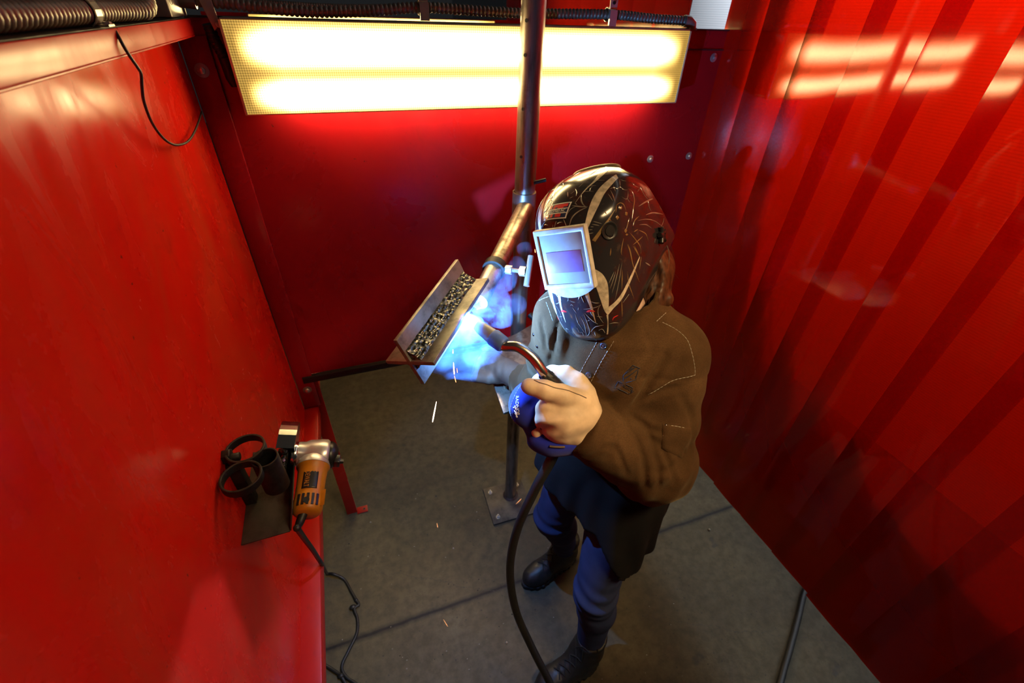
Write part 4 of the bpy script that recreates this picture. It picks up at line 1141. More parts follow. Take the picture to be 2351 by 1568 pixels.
outer = BVHTree.FromPolygons([Vector(v) for v in vs[:N_]], [f for f in fs[:2*HNS*HNU:2]])
MATS = [M['shell'], M['web'], M['bone'], M['redpaint2'], M['navy'], M['goldpaint'], M['lip'], M['white_print']]
def hloc(p, off=.0004):
    loc, nrm, _, _ = outer.find_nearest(Vector(hw(p)))
    if nrm.dot(Vector(hw(p))-Vector(hw((0, -.02, -.14)))) < 0: nrm = -nrm
    return loc+nrm*off, nrm
def hstroke(pts, r, mi, taper=2, both=True, off=0.0):
    both = min(p[0] for p in pts) > .02
    for sg in ((1, -1) if both else (1,)):
        P = [Vector((p[0]*sg, p[1], p[2])) for p in pts]
        if len(P) > 2: P, _ = spline(P, r, 8)
        P = resample(P, .0035)
        if len(P) < 3: P = [P[0], (P[0]+Vector((pts[-1][0]*sg, pts[-1][1], pts[-1][2])))/2, Vector((pts[-1][0]*sg, pts[-1][1], pts[-1][2]))]
        Q = [hloc(p, off) for p in P]; N = len(Q)
        vs = []; fs = []
        for i in range(N):
            t = (Q[min(i+1, N-1)][0]-Q[max(i-1, 0)][0]).normalized(); q, n = Q[i]
            w = t.cross(n).normalized()
            k = r*(1-.8*abs(2*i/(N-1)-1)**2) if taper == 2 else r*(1-.9*i/(N-1)) if taper == 1 else r
            vs += [q+w*k+n*.0002, q-w*k+n*.0002, q+n*(.0004+k*.25)]
        for i in range(N-1):
            a = 3*i
            fs += [(a, a+3, a+5, a+2), (a+2, a+5, a+4, a+1)]
        mb.add(vs, fs, mi, False)
def hpoly(pts, mi, both=True, off=.00045, mid=None):
    """filled shape on the shell: a band between two edges given as equal-length point rows"""
    A_, B_ = pts; both = min(p[0] for p in A_+B_) > .02
    for sg in ((1, -1) if both else (1,)):
        a, _ = spline([Vector((p[0]*sg, p[1], p[2])) for p in A_], 1, 8); b, _ = spline([Vector((p[0]*sg, p[1], p[2])) for p in B_], 1, 8)
        n = max(len(a), len(b)); 
        def samp(L, k):
            x = k*(len(L)-1); i = min(int(x), len(L)-2); return L[i]*(1-(x-i))+L[i+1]*(x-i)
        m_ = 8; vs = []; fs = []
        for k in range(n):
            p, q = samp(a, k/(n-1)), samp(b, k/(n-1))
            for j in range(m_+1): vs.append(hloc(p*(1-j/m_)+q*(j/m_), off)[0])
        for k in range(n-1):
            for j in range(m_):
                x = k*(m_+1)+j; fs.append((x, x+1, x+m_+2, x+m_+1))
        mb.add(vs, fs, mi, True)
# painted bands, bone coloured
for a, b in (((((0.0312, 0.1368, -0.1665), (0.0409, 0.1228, -0.0903), (0.0332, 0.1097, -0.0562), (0.0235, 0.092, -0.0278)), ((0.0501, 0.1312, -0.1406), (0.0486, 0.122, -0.0932), (0.0365, 0.1106, -0.0592), (0.024, 0.0921, -0.028))), (((0.0697, 0.121, -0.1208), (0.0647, 0.1162, -0.0929), (0.0584, 0.1077, -0.0667), (0.0535, 0.0934, -0.041), (0.0506, 0.0759, -0.022), (0.045, 0.0499, -0.0074)), ((0.0767, 0.1146, -0.1115), (0.0749, 0.1089, -0.0898), (0.0697, 0.0972, -0.0598), (0.0654, 0.0806, -0.0367), (0.0599, 0.0666, -0.0221), (0.0456, 0.039, -0.0064))), (((0.0475, -0.0252, -0.0055), (0.0462, -0.048, -0.0043), (0.049, -0.0606, -0.0058), (0.0521, -0.0874, -0.0087), (0.0539, -0.112, -0.0133), (0.0572, -0.1239, -0.0183)), ((0.0502, -0.0258, -0.007), (0.0621, -0.0404, -0.0148), (0.0669, -0.0605, -0.0191), (0.0652, -0.0848, -0.0188), (0.0616, -0.1073, -0.0187), (0.0581, -0.1236, -0.019))), (((0.0608, -0.1076, -0.018), (0.0727, -0.0994, -0.0301), (0.0812, -0.0884, -0.042), (0.091, -0.0681, -0.0603), (0.0972, -0.052, -0.0765), (0.1034, -0.0334, -0.0975)), ((0.0577, -0.1238, -0.0187), (0.068, -0.1125, -0.027), (0.0792, -0.1014, -0.042), (0.0913, -0.0756, -0.0634), (0.0975, -0.0578, -0.0787), (0.1033, -0.0368, -0.0981))), (((0.0553, -0.1225, -0.0165), (0.0533, -0.1401, -0.0191), (0.0442, -0.1679, -0.0247)), ((0.0581, -0.1236, -0.019), (0.0547, -0.1406, -0.0204), (0.0464, -0.1689, -0.027))), (((0.0249, -0.0545, 0.0025), (0.0273, -0.0762, 0.0014), (0.0308, -0.0965, -0.0007), (0.0335, -0.1343, -0.0079)), ((0.0348, -0.0552, 0.0001), (0.0351, -0.0795, -0.0007), (0.0361, -0.1056, -0.0034), (0.0344, -0.1371, -0.0088))), (((-0.0467, -0.0504, -0.0045), (-0.0428, -0.0605, -0.0029), (-0.0397, -0.0721, -0.002), (-0.0345, -0.0796, -0.0005)), ((-0.0403, -0.0497, -0.0017), (-0.0402, -0.0603, -0.0018), (-0.038, -0.0719, -0.0013), (-0.0339, -0.0793, -0.0003))))): hpoly((a, b), 2)
for a, b in (((((0.0869, 0.0677, -0.0553), (0.0709, 0.0445, -0.0253), (0.0544, 0.0257, -0.0108)), ((0.0862, 0.0645, -0.0521), (0.0735, 0.0406, -0.0277), (0.0589, 0.0214, -0.0138))),)): hpoly((a, b), 5)
# webs and the painted spider legs
for r, pts in (((0.0013, ((0.0484, 0.0831, -0.0269), (0.0377, 0.0851, -0.0243), (0.0178, 0.09, -0.0246))), (0.0013, ((0.0476, 0.0824, -0.0259), (0.0334, 0.0784, -0.0167), (0.0235, 0.0705, -0.0084), (0.0185, 0.0556, -0.0012))), (0.0013, ((0.0315, 0.1031, -0.0445), (0.0347, 0.0946, -0.0338), (0.041, 0.087, -0.0274), (0.0475, 0.0828, -0.0262))), (0.0008, ((0.0272, 0.0873, -0.0234), (0.0175, 0.0842, -0.0185), (0.013, 0.0755, -0.0105))), (0.0008, ((0.0308, 0.1071, -0.0508), (0.0427, 0.1065, -0.0543), (0.053, 0.1036, -0.0553))), (0.0008, ((0.0437, 0.1063, -0.0544), (0.0429, 0.111, -0.0627), (0.0458, 0.1134, -0.0692))), (0.0008, ((0.0336, 0.1149, -0.0667), (0.0537, 0.1117, -0.071))), (0.0008, ((0.0237, 0.0928, -0.0288), (0.0297, 0.089, -0.0258))), (0.0008, ((0.0142, 0.0562, -0.0008), (0.0084, 0.0681, -0.0053), (0.0056, 0.072, -0.0076))), (0.0008, ((-0.008, 0.064, -0.0032), (0.0003, 0.0663, -0.0042), (0.0086, 0.0653, -0.0038))), (0.0008, ((-0.0132, 0.0573, -0.0011), (-0.0095, 0.0674, -0.0049), (-0.0075, 0.0717, -0.0074))), (0.0008, ((-0.0171, 0.0577, -0.0015), (-0.0151, 0.066, -0.0047))), (0.0008, ((-0.0439, 0.0619, -0.0104), (-0.0357, 0.0655, -0.0088), (-0.0266, 0.0631, -0.0052))), (0.0008, ((-0.0517, 0.0569, -0.0126), (-0.0351, 0.072, -0.0124))), (0.0008, ((-0.0482, 0.085, -0.0288), (-0.0381, 0.0889, -0.0284))), (0.0008, ((-0.0398, 0.1049, -0.0503), (-0.0364, 0.111, -0.0599))), (0.0008, ((-0.0388, 0.1048, -0.0498), (-0.0264, 0.0999, -0.0385))), (0.0008, ((-0.047, 0.0893, -0.0326), (-0.0398, 0.1049, -0.0503))), (0.0008, ((0.0226, 0.1285, -0.1013), (0.0245, 0.1375, -0.1669))), (0.0008, ((0.0246, 0.1228, -0.0832), (0.0338, 0.1267, -0.0994))), (0.0008, ((0.0172, 0.1159, -0.0649), (0.0222, 0.121, -0.0779))), (0.0008, ((0.0074, 0.1082, -0.0488), (0.0132, 0.1127, -0.0577))), (0.0008, ((0.0092, 0.1016, -0.0386), (0.0177, 0.1044, -0.0436))), (0.0008, ((-0.0025, 0.1124, -0.0566), (0.0049, 0.103, -0.0404))), (0.0008, ((0.0118, 0.1144, -0.0611), (0.0193, 0.1088, -0.0513), (0.021, 0.1024, -0.041))), (0.0008, ((0.0497, 0.1257, -0.1072), (0.0663, 0.1226, -0.12))), (0.0008, ((0.0433, 0.1203, -0.0845), (0.0615, 0.1167, -0.0902))), (0.0008, ((0.0584, 0.058, -0.0173), (0.0719, 0.049, -0.0272))), (0.0008, ((0.0574, 0.0531, -0.0152), (0.0696, 0.0465, -0.0242))), (0.0008, ((0.0547, 0.0495, -0.0125), (0.0596, 0.0482, -0.0157))), (0.0008, ((0.0517, 0.045, -0.0101), (0.06, 0.0432, -0.0153))), (0.0008, ((0.0492, 0.0382, -0.008), (0.0594, 0.038, -0.0144))), (0.0014, ((0.1067, 0.0571, -0.1155), (0.1092, 0.0587, -0.152), (0.1082, 0.0563, -0.1959))), (0.0014, ((0.1107, 0.036, -0.1364), (0.1125, 0.0323, -0.1714), (0.1123, 0.0164, -0.2306))), (0.0008, ((0.0797, 0.1126, -0.1124), (0.0838, 0.109, -0.1129), (0.0891, 0.1051, -0.1223))), (0.0008, ((0.0748, 0.1021, -0.0747), (0.0793, 0.1022, -0.0825), (0.0841, 0.0987, -0.0853), (0.0858, 0.1003, -0.0932), (0.0912, 0.0941, -0.0953), (0.0953, 0.0912, -0.1048))), (0.0008, ((0.0796, 0.1119, -0.1096), (0.0858, 0.1003, -0.0932))), (0.0008, ((0.0769, 0.1054, -0.0851), (0.0796, 0.1012, -0.0812), (0.0837, 0.0939, -0.0759))), (0.0008, ((0.0937, 0.1002, -0.1321), (0.0977, 0.0937, -0.1335), (0.1013, 0.0868, -0.1471))), (0.0008, ((0.1012, 0.0868, -0.1505), (0.1027, 0.0813, -0.1284))), (0.0008, ((0.1012, 0.0868, -0.1505), (0.106, 0.073, -0.1523), (0.109, 0.06, -0.1633))), (0.0008, ((0.1095, 0.0569, -0.1606), (0.1112, 0.0453, -0.1588), (0.1123, 0.0353, -0.1661))), (0.0008, ((0.1104, 0.0369, -0.2181), (0.1117, 0.0232, -0.2289))), (0.0008, ((0.092, 0.084, -0.081), (0.0948, 0.0797, -0.084), (0.0976, 0.0779, -0.0912), (0.0953, 0.0912, -0.1048))), (0.0008, ((0.0976, 0.0779, -0.0912), (0.0997, 0.0717, -0.0925), (0.1019, 0.0671, -0.0974))), (0.0008, ((0.1063, 0.0332, -0.1047), (0.1111, 0.0271, -0.1389), (0.1133, 0.0152, -0.174), (0.1144, -0.0044, -0.2093), (0.1149, -0.0242, -0.2369))), (0.0008, ((0.1067, 0.0245, -0.1069), (0.1106, 0.0178, -0.1335), (0.1126, 0.0052, -0.1547))), (0.0008, ((0.113, 0.0088, -0.2299), (0.1139, 0.0015, -0.2167), (0.1144, -0.0042, -0.1978))), (0.0008, ((0.0755, 0.1002, -0.0724), (0.0872, 0.0744, -0.0606))), (0.0008, ((0.0741, 0.0956, -0.063), (0.0839, 0.0796, -0.0591))), (0.0008, ((-0.0393, -0.0602, -0.0014), (-0.0308, -0.0737, 0.0007), (-0.0275, -0.0879, 0.0008))), (0.0008, ((-0.0278, -0.0735, 0.0014), (-0.0211, -0.0751, 0.0026), (-0.0164, -0.0674, 0.0033))), (0.0008, ((-0.014, -0.0685, 0.0035), (-0.0095, -0.0815, 0.0032), (-0.0149, -0.0875, 0.0026))), (0.0008, ((-0.0102, -0.0686, 0.0037), (0.0011, -0.0736, 0.0036), (0.0156, -0.0736, 0.0032))), (0.0008, ((0.026, -0.0602, 0.0022), (0.0179, -0.0731, 0.003), (0.0109, -0.0844, 0.003))), (0.0008, ((0.0179, -0.0731, 0.003), (0.0227, -0.0933, 0.0012))), (0.0008, ((-0.0085, -0.0827, 0.0032), (-0.0022, -0.0876, 0.0029), (0.0063, -0.0883, 0.0029))), (0.0008, ((-0.009, -0.0947, 0.0023), (-0.0037, -0.0936, 0.0024), (-0.0028, -0.0997, 0.0018))), (0.0008, ((0.0179, -0.1039, 0.0006), (0.0323, -0.1039, -0.0021), (0.0438, -0.1021, -0.0059), (0.051, -0.0989, -0.0093))), (0.0008, ((0.051, -0.0989, -0.0093), (0.0447, -0.1072, -0.0071), (0.0426, -0.1217, -0.0087), (0.0475, -0.1423, -0.0159))), (0.0008, ((0.0344, -0.0887, -0.001), (0.0426, -0.0935, -0.0043), (0.0517, -0.0949, -0.0092))), (0.0008, ((0.0177, -0.1578, -0.0114), (0.0304, -0.146, -0.0099), (0.0471, -0.1442, -0.0162))), (0.0008, ((0.0338, -0.1065, -0.0029), (0.03, -0.1135, -0.003), (0.0339, -0.1241, -0.0059))), (0.0008, ((0.0064, -0.1199, -0.0014), (0.0099, -0.141, -0.0059), (0.0042, -0.1702, -0.0163))), (0.0008, ((0.0042, -0.1702, -0.0163), (0.0153, -0.1578, -0.0112), (0.0171, -0.1371, -0.0054), (0.0157, -0.1125, -0.0006))), (0.0008, ((-0.0034, -0.1148, -0.0005), (-0.0031, -0.1344, -0.0044), (0.0005, -0.1467, -0.0075), (0.0056, -0.167, -0.0147))), (0.0008, ((0.0083, -0.0998, 0.0017), (0.0047, -0.1085, 0.0005))), (0.0008, ((-0.0053, -0.0997, 0.0018), (-0.0015, -0.1085, 0.0005), (0.0016, -0.1148, -0.0006))), (0.0008, ((-0.008, -0.1598, -0.0116), (-0.0016, -0.1596, -0.0116), (-0.0037, -0.1706, -0.0165))), (0.0008, ((-0.0097, -0.1468, -0.0074), (-0.0074, -0.1613, -0.0122))), (0.0008, ((0.0343, -0.1548, -0.0137), (0.0419, -0.1533, -0.0162), (0.043, -0.1657, -0.0224))), (0.0008, ((0.0191, -0.1638, -0.0139), (0.0221, -0.1736, -0.0194))), (0.0008, ((0.0256, -0.1582, -0.0127), (0.0228, -0.1719, -0.0186))), (0.0008, ((0.0189, -0.1306, -0.0042), (0.0238, -0.1295, -0.0047))), (0.0008, ((0.0394, -0.1224, -0.0075), (0.0493, -0.1258, -0.013))), (0.0008, ((0.018, -0.1126, -0.0008), (0.0289, -0.1312, -0.006), (0.0389, -0.1417, -0.0115))), (0.0013, ((0.1054, -0.0522, -0.1167), (0.1057, -0.0684, -0.1435))), (0.0008, ((0.0686, -0.0611, -0.0207), (0.0782, -0.0407, -0.033))), (0.0008, ((0.069, -0.0716, -0.0217), (0.0806, -0.0395, -0.0367))), (0.0008, ((0.0703, -0.0815, -0.024), (0.0852, -0.0299, -0.0446))), (0.0008, ((0.071, -0.0997, -0.0278), (0.0882, -0.027, -0.0506))), (0.0008, ((0.0792, -0.1093, -0.0454), (0.0875, -0.0971, -0.0619))), (0.0008, ((0.0555, -0.1442, -0.0222), (0.0618, -0.1451, -0.0292), (0.0672, -0.1496, -0.0402))))): hstroke(pts, r, 1)
for r, pts in (((0.001, ((0.088, 0.0731, -0.0611), (0.0915, 0.0751, -0.0704), (0.0954, 0.0701, -0.0763), (0.0975, 0.0609, -0.0765), (0.0981, 0.0564, -0.0762))), (0.001, ((0.088, 0.0731, -0.0611), (0.0877, 0.0586, -0.0522))), (0.001, ((0.0947, 0.0932, -0.107), (0.0995, 0.0857, -0.1135), (0.1033, 0.0713, -0.1092), (0.1037, 0.0577, -0.0984), (0.1013, 0.033, -0.0834))), (0.001, ((0.1004, 0.044, -0.0807), (0.0982, 0.0324, -0.0731), (0.0958, 0.0229, -0.0666))), (0.001, ((0.1074, 0.0398, -0.1107), (0.1043, 0.0356, -0.0951), (0.1021, 0.0243, -0.0861))), (0.001, ((0.1055, 0.0173, -0.1011), (0.1017, 0.0158, -0.0854))), (0.001, ((0.1062, 0.0146, -0.1047), (0.1097, 0.0016, -0.127), (0.1102, -0.0135, -0.1337))), (0.001, ((0.0931, 0.0122, -0.0606), (0.09, -0.0019, -0.0542), (0.0883, -0.0136, -0.0509), (0.0892, -0.0189, -0.0526))), (0.001, ((0.0779, 0.0027, -0.0332), (0.0757, -0.0112, -0.0301))), (0.001, ((0.0954, -0.0015, -0.0676), (0.0967, -0.0155, -0.0715), (0.0969, -0.0351, -0.0731))), (0.001, ((0.0989, 0.0192, -0.0756), (0.1029, -0.0006, -0.092), (0.1051, -0.0168, -0.103), (0.1046, -0.0311, -0.1025))), (0.001, ((0.1, -0.0069, -0.0817), (0.1082, 0.0006, -0.1173))), (0.001, ((0.1008, -0.0091, -0.0849), (0.1033, -0.0357, -0.0977))), (0.001, ((0.0748, 0.0689, -0.0379), (0.0774, 0.0631, -0.0379))), (0.001, ((0.0796, 0.0551, -0.0381), (0.083, 0.0495, -0.0418))), (0.0024, ((0.091, 0.0707, -0.0657), (0.0923, 0.0642, -0.0644))), (0.0024, ((0.0931, 0.0695, -0.07), (0.0933, 0.0616, -0.0654))), (0.0042, ((0.0976, 0.0568, -0.0747), (0.099, 0.0484, -0.0768))), (0.0042, ((0.0879, 0.0533, -0.051), (0.0917, 0.0512, -0.0582))), (0.0042, ((0.0948, 0.0248, -0.0639), (0.0981, 0.0234, -0.073))), (0.002, ((0.0953, 0.0175, -0.0658), (0.0975, 0.0157, -0.0718))), (0.001, ((0.096, -0.0011, -0.0691), (0.0973, -0.0159, -0.0732), (0.0974, -0.0441, -0.0757), (0.0977, -0.0772, -0.0901), (0.0972, -0.0866, -0.0984))), (0.001, ((0.1, -0.0087, -0.0819), (0.1032, -0.0358, -0.0971))), (0.001, ((0.0869, -0.0435, -0.0479), (0.0817, -0.0845, -0.0421))), (0.001, ((0.0792, -0.1014, -0.042), (0.0728, -0.1405, -0.0463))), (0.001, ((0.0915, -0.0511, -0.0589), (0.0901, -0.0801, -0.0615), (0.087, -0.1182, -0.0826))), (0.001, ((0.101, -0.0593, -0.0946), (0.1047, -0.0341, -0.104))), (0.001, ((0.0881, -0.0122, -0.0503), (0.0896, -0.0023, -0.0535))))): hstroke(pts, r, 5)
for r, pts in (((0.0012, ((0.0613, -0.1391, -0.0264), (0.0643, -0.133, -0.028), (0.0717, -0.1315, -0.0392))), (0.0028, ((0.022, -0.1103, -0.0009), (0.0322, -0.1088, -0.0028), (0.0397, -0.1124, -0.0058))))): hstroke(pts, r, 3)
# raised rim along the crown
lipm = MB()
lp = [hw(shell_pt(1, -1+2*i/40)) for i in range(41)]
lipm.tube(lp, .0038, 10)
he = mb.build('welding_helmet', MATS, pe)
he['label'] = 'dark glossy welding helmet painted with spider webs and bone coloured stripes'
lipm.build('crown_rim', M['lip'], he)
# square logo on the forehead
LOGO = ((-0.0402, 0.0717, -0.0141), (0.012, 0.0714, -0.0075), (0.0172, 0.0956, -0.0312), (-0.0337, 0.0951, -0.034))
def lq(u, v):
    """u 0..1 left to right, v 0..1 bottom to top on the logo plate"""
    a, b, c, d = [Vector(p) for p in LOGO]
    return (a*(1-u)+b*u)*(1-v)+(d*(1-u)+c*u)*v
def lrect(mbx, u0, v0, u1, v1, mi, off, sk=0):
    vs = []; n = 8
    for j in range(n+1):
        for i in range(n+1): vs.append(hloc(lq(u0+(u1-u0)*i/n, v0+(v1-v0)*j/n), off)[0])
    mbx.add(vs, [(j*(n+1)+i, j*(n+1)+i+1, (j+1)*(n+1)+i+1, (j+1)*(n+1)+i) for j in range(n) for i in range(n)], mi, True)
lg = MB()
lrect(lg, 0, 0, 1, 1, 0, .0007); lrect(lg, .05, .06, .95, .94, 1, .0010)
lrect(lg, .05, .30, .95, .345, 0, .0013); lrect(lg, .05, .57, .95, .615, 0, .0013)
lrect(lg, .07, .66, .24, .90, 2, .0013); lrect(lg, .07, .09, .24, .27, 2, .0013)
lrect(lg, .30, .70, .90, .90, 2, .0013); lrect(lg, .50, .62, .74, .72, 2, .0013); lrect(lg, .50, .10, .74, .29, 2, .0013)
lrect(lg, .30, .62, .40, .72, 2, .0013); lrect(lg, .30, .10, .40, .29, 2, .0013)
lo_ = lg.build('logo_plate', [M['white_print'], M['navy'], M['redpaint2']], he)
me = text_mesh('INDUSTRIES INC.', 1, M['white_print'], 'logo_lettering', he, (0,0,0), (1,0,0), (0,1,0), .0)
xs = [v.co.x for v in me.vertices]; ys = [v.co.y for v in me.vertices]
for v in me.vertices:
    u = .09+.80*(v.co.x-min(xs))/(max(xs)-min(xs)); w = .375+.17*(v.co.y-min(ys))/(max(ys)-min(ys))
    v.co = hloc(lq(u, w), .0016)[0]
put(bpy.data.objects.new('logo_lettering', me), he)
# lens frame, cover and filter
hx, hy, hz = [Vector(r) for r in HEL_R]
def hp(x, y, z): return Vector(hw((x, y, z)))
def ringbox(w, h, w2, h2, z0, z1, mt, name, parent, bev=.001):
    b = MB(); vs = []; fs = []
    for z in (z0, z1):
        for (a, c) in ((w, h), (w2, h2)):
            for sx, sy in ((-1,-1),(1,-1),(1,1),(-1,1)): vs.append(hp(a*sx, c*sy, z))
    for k in range(4):
        j = (k+1) % 4
        fs += [(k, j, 4+j, 4+k), (8+k, 12+k, 12+j, 8+j), (k, 8+k, 8+j, j), (4+k, 4+j, 12+j, 12+k)]
    b.add(vs, fs)
    return b.build(name, mt, parent, bev)
fr = ringbox(.0555, .0590, .0470, .0480, -.004, .0105, M['frame'], 'lens_frame', he, .0022)
MB().prism([hp(-.047,-.048,.003), hp(.047,-.048,.003), hp(.047,.048,.003), hp(-.047,.048,.003)], hz*.0055).build('lens_cover', M['lens'], he, .0005)
MB().prism([hp(-.036,-.026,.0083), hp(.038,-.026,.0083), hp(.038,.015,.0083), hp(-.036,.015,.0083)], hz*.0008).build('filter', M['filter'], he, .0002)['label'] = 'purple darkening filter'
# lip of the frame reaching over the chin
b = MB(); row1 = [(-.050+.1*i/12, -.056, .008) for i in range(13)]; row2 = [(-.050+.1*i/12, -.060-.018*math.sin(math.pi*i/12)**.8, .0065) for i in range(13)]
vs = [hp(*p) for p in row1]+[hp(*p) for p in row2]+[hp(p[0], p[1], p[2]-.005) for p in row1]+[hp(p[0], p[1], p[2]-.004) for p in row2]
fs = [(i, i+1, 14+i, 13+i) for i in range(12)]+[(13+i, 14+i, 40+i, 39+i) for i in range(12)]+[(26+i, 39+i, 40+i, 27+i) for i in range(12)]+[(i, 26+i, 27+i, i+1) for i in range(12)]
b.add(vs, fs, 0, True).build('frame_lip', M['frame'], fr)
# adjusting knob recess and pivot knob on the sides
for sg in (1, -1):
    q, n = hloc((sg*0.0798, 0.0337, -0.0355), 0)
    MB().lathe(q-n*.001, n, [(0,.0165),(.0018,.0165),(.0022,.0145),(.0008,.0125),(.0008,.0095),(.0022,.009),(.0022,0)], 30).build('dial', M['blackplastic'], he)
    q, n = hloc((sg*0.1145, -0.0182, -0.1895), 0)
    k = MB().lathe(q, n, [(0,.011),(.007,.010),(.009,.008),(.009,0)], 20)
    for a in range(5):
        u = (hy*math.cos(a*1.2566)+hz*math.sin(a*1.2566))
        k.tube([q+n*.004+u*.006, q+n*.005+u*.017], [.006, .005], 10)
    k.build('pivot_knob', M['blackplastic'], he)
# headgear band and ratchet at the back
hg = MB()
band = [hw((sg*.100, -.035+.0*sg, -.235)) for sg in (1,)]
arc = [Vector(hw((.104*math.cos(t), -.038-.018*math.sin(t)**2, -.18-.125*math.sin(t)))) for t in [math.pi*k/16 for k in range(17)]]
hg.tube(arc, .0055, 8)
hg.tube([Vector(hw((.104*math.cos(t), -.010-.010*math.sin(t)**2, -.18-.125*math.sin(t)))) for t in [math.pi*k/16 for k in range(17)]], .004, 8)
hg.lathe(hw((0,-.045,-.300)), -hz, [(0,.02),(.018,.018),(.02,.014),(.02,0)], 20)
hg.build('headgear', M['blackplastic'], he)

# ------------------------------------------------------------------ hair
def f_hair(P):
    d = ell(P, HEADC+v3(*hz)*-.030+v3(*hy)*.0, (.092, .100, .100), (tuple(hx), tuple(hy), tuple(hz)))
    d = sm(d, chain(P, [hw((.05,-.04,-.225)), hw((.072,-.100,-.232)), hw((.080,-.160,-.205)), hw((.074,-.212,-.160))], [.052, .044, .032, .010], .03), .03)
    return d+.003*np.sin(P@np.array(hx)*260+2*np.sin(P@np.array(hy)*40))
ha = sdf_obj('hair', f_hair, (.30,.55,1.33), (.68,.95,1.72), .0055, M['hair'], pe)
ha['label'] = 'auburn hair hanging out behind the helmet'
rnd = random.Random(5); st_ = MB()
for k in range(240):
    x0 = rnd.uniform(-.02, .100); y0 = rnd.uniform(-.06, -.01); z0 = -.215-rnd.uniform(.0, .062)
    x1 = x0+rnd.uniform(-.005, .020); y1 = y0-rnd.uniform(.05, .09); z1 = z0+rnd.uniform(-.012, .03)
    x2 = x1+rnd.uniform(-.02, .012); y2 = y1-rnd.uniform(.04, .085); z2 = z1+rnd.uniform(.0, .065)
    if y2 < -.215: y2 = -.215
    st_.tube([hw((x0, y0, z0)), hw(((x0+x1)/2+rnd.uniform(-.006,.006), (y0+y1)/2, (z0+z1)/2-.006)), hw((x1, y1, z1)), hw((x2, y2, z2))], [.0011, .0010, .0008, .0003], 4, sub=4, caps=False)
for k in range(46):   # flyaway strands
    x0 = rnd.uniform(.02, .10); y0 = rnd.uniform(-.07, -.01); z0 = -.215-rnd.uniform(0, .03)
    st_.tube([hw((x0, y0, z0)), hw((x0+.008, y0-.02+rnd.uniform(-.01,.015), z0-.030)), hw((x0+.012, y0-.06, z0-.038+rnd.uniform(-.025,.02))), hw((x0+rnd.uniform(-.01,.03), y0-.105, z0-.02+rnd.uniform(-.03,.03)))], [.0006, .0005, .0004, .0002], 3, sub=5, caps=False)
st_.build('hair_strands', M['hair'], ha)

# ------------------------------------------------------------------ tool holder on the left panel
PZ = 1.155
th_ = empty('tool_holder', (LEFT_X, .661, PZ))
tag(th_, 'blackened steel holder with rings, pipe cup and shelf on the red panel', 'tool holder')
THI = Matrix.Translation(th_.location).inverted()
part(MB().prism([(LEFT_X+.0005,.567,PZ-.003),(-.2135,.568,PZ-.003),(-.2175,.768,PZ-.003),(LEFT_X+.0005,.79,PZ-.003)], (0,0,.003)), 'shelf_plate', M['shelfplate'], th_, .0005, THI)
part(MB().prism([(-.2135,.568,PZ),(-.202,.584,PZ+.040),(-.201,.724,PZ+.040),(-.2165,.745,PZ)], (.003,0,.0005)), 'upturned_lip', M['shelfplate'], th_, .0005, THI)
RX, RY = -.2795, .661
part(MB().box((LEFT_X+.0005,RY-.010,PZ),(RX+.004,RY+.010,1.272)), 'upright_bar', M['blackmetal'], th_, .001, THI)
part(MB().lathe((LEFT_X+.0005,RY+.003,1.286), (1,0,0), [(0,0),(0,.0135),(.012,.0135),(.0135,.012),(.0135,0)], 6, 0, False).lathe((LEFT_X+.012,RY+.003,1.280), (1,0,0), [(0,.0075),(.013,.0075),(.014,.0065),(.014,0)], 14), 'hex_bolt', M['blackmetal'], th_, .0006, THI)
def ring_(c, r, h, w, name):
    part(MB().lathe(c, (0,0,1), [(-h,r-w),(-h,r),(0,r),(0,r-w),(-h,r-w)], 36, 0, False), name, M['blackmetal'], th_, .0005, THI)
r1 = Vector((-0.258, 0.6656, 1.2935)); r2 = Vector((-0.258, 0.6013, 1.2988))
r1.z = r2.z = (r1.z+r2.z)/2
ring_(r1, .0335, .015, .004, 'ring'); ring_(r2, .0335, .015, .004, 'ring')
c3 = Vector((-0.224, 0.6337, 1.2934))
ring_(c3, .0225, .082, .003, 'pipe_cup')
part(MB().lathe(c3-Vector((0,0,.08)), (0,0,1), [(0,.021),(.003,.021),(.003,0)], 24), 'cup_floor', M['blackmetal'], th_, 0, THI)

# ------------------------------------------------------------------ angle grinder hanging on the lip
GH = Vector((-0.1611, 0.7155, 1.1873)); GTL = Vector((-0.1823, 0.5859, 1.1647))
ga = (GTL-GH).normalized(); gv = (GH-EYE).normalized(); gs = -(CAM_RIGHT-gv*CAM_RIGHT.dot(gv)).normalized(); gs = (gs-ga*gs.dot(ga)).normalized(); gu = ga.cross(gs)
if gu.z < 0: gu = -gu
gr = empty('angle_grinder', GH)
tag(gr, 'yellow and black angle grinder with a wire wheel hanging on the steel holder', 'angle grinder')
GI = Matrix.Translation(GH).inverted()
GLn = (GTL-GH).length
bd = part(MB().lathe(GH, ga, [(.030,0),(.030,.031),(.036,.0315),(.040,.0285),(.060,.0270),(.095,.0262),(.118,.0275),(GLn-.012,.0275),(GLn-.004,.0255),(GLn,.021),(GLn,0)], 32, 0, True, gu), 'body', M['yellow'], gr, 0, GI)
for k in range(5):
    a = -.7+.32*k; d = gu*math.cos(a)-gs*math.sin(a)
    part(MB().obox(GH+ga*(GLn-.020)+d*.0275, [ga, d.cross(ga), d], (.011,.0022,.0012)), 'vent_slot', M['blackplastic'], bd)
part(MB().obox(GH+ga*.108-gs*.0225+gu*.018, [ga, (gu*.75-gs*-.65).cross(ga), (gu*.62-gs*.78)], (.016,.006,.0022)), 'slide_switch', M['yellow'], bd, .001)
q = GH+ga*.116+gu*.0272+gs*.004
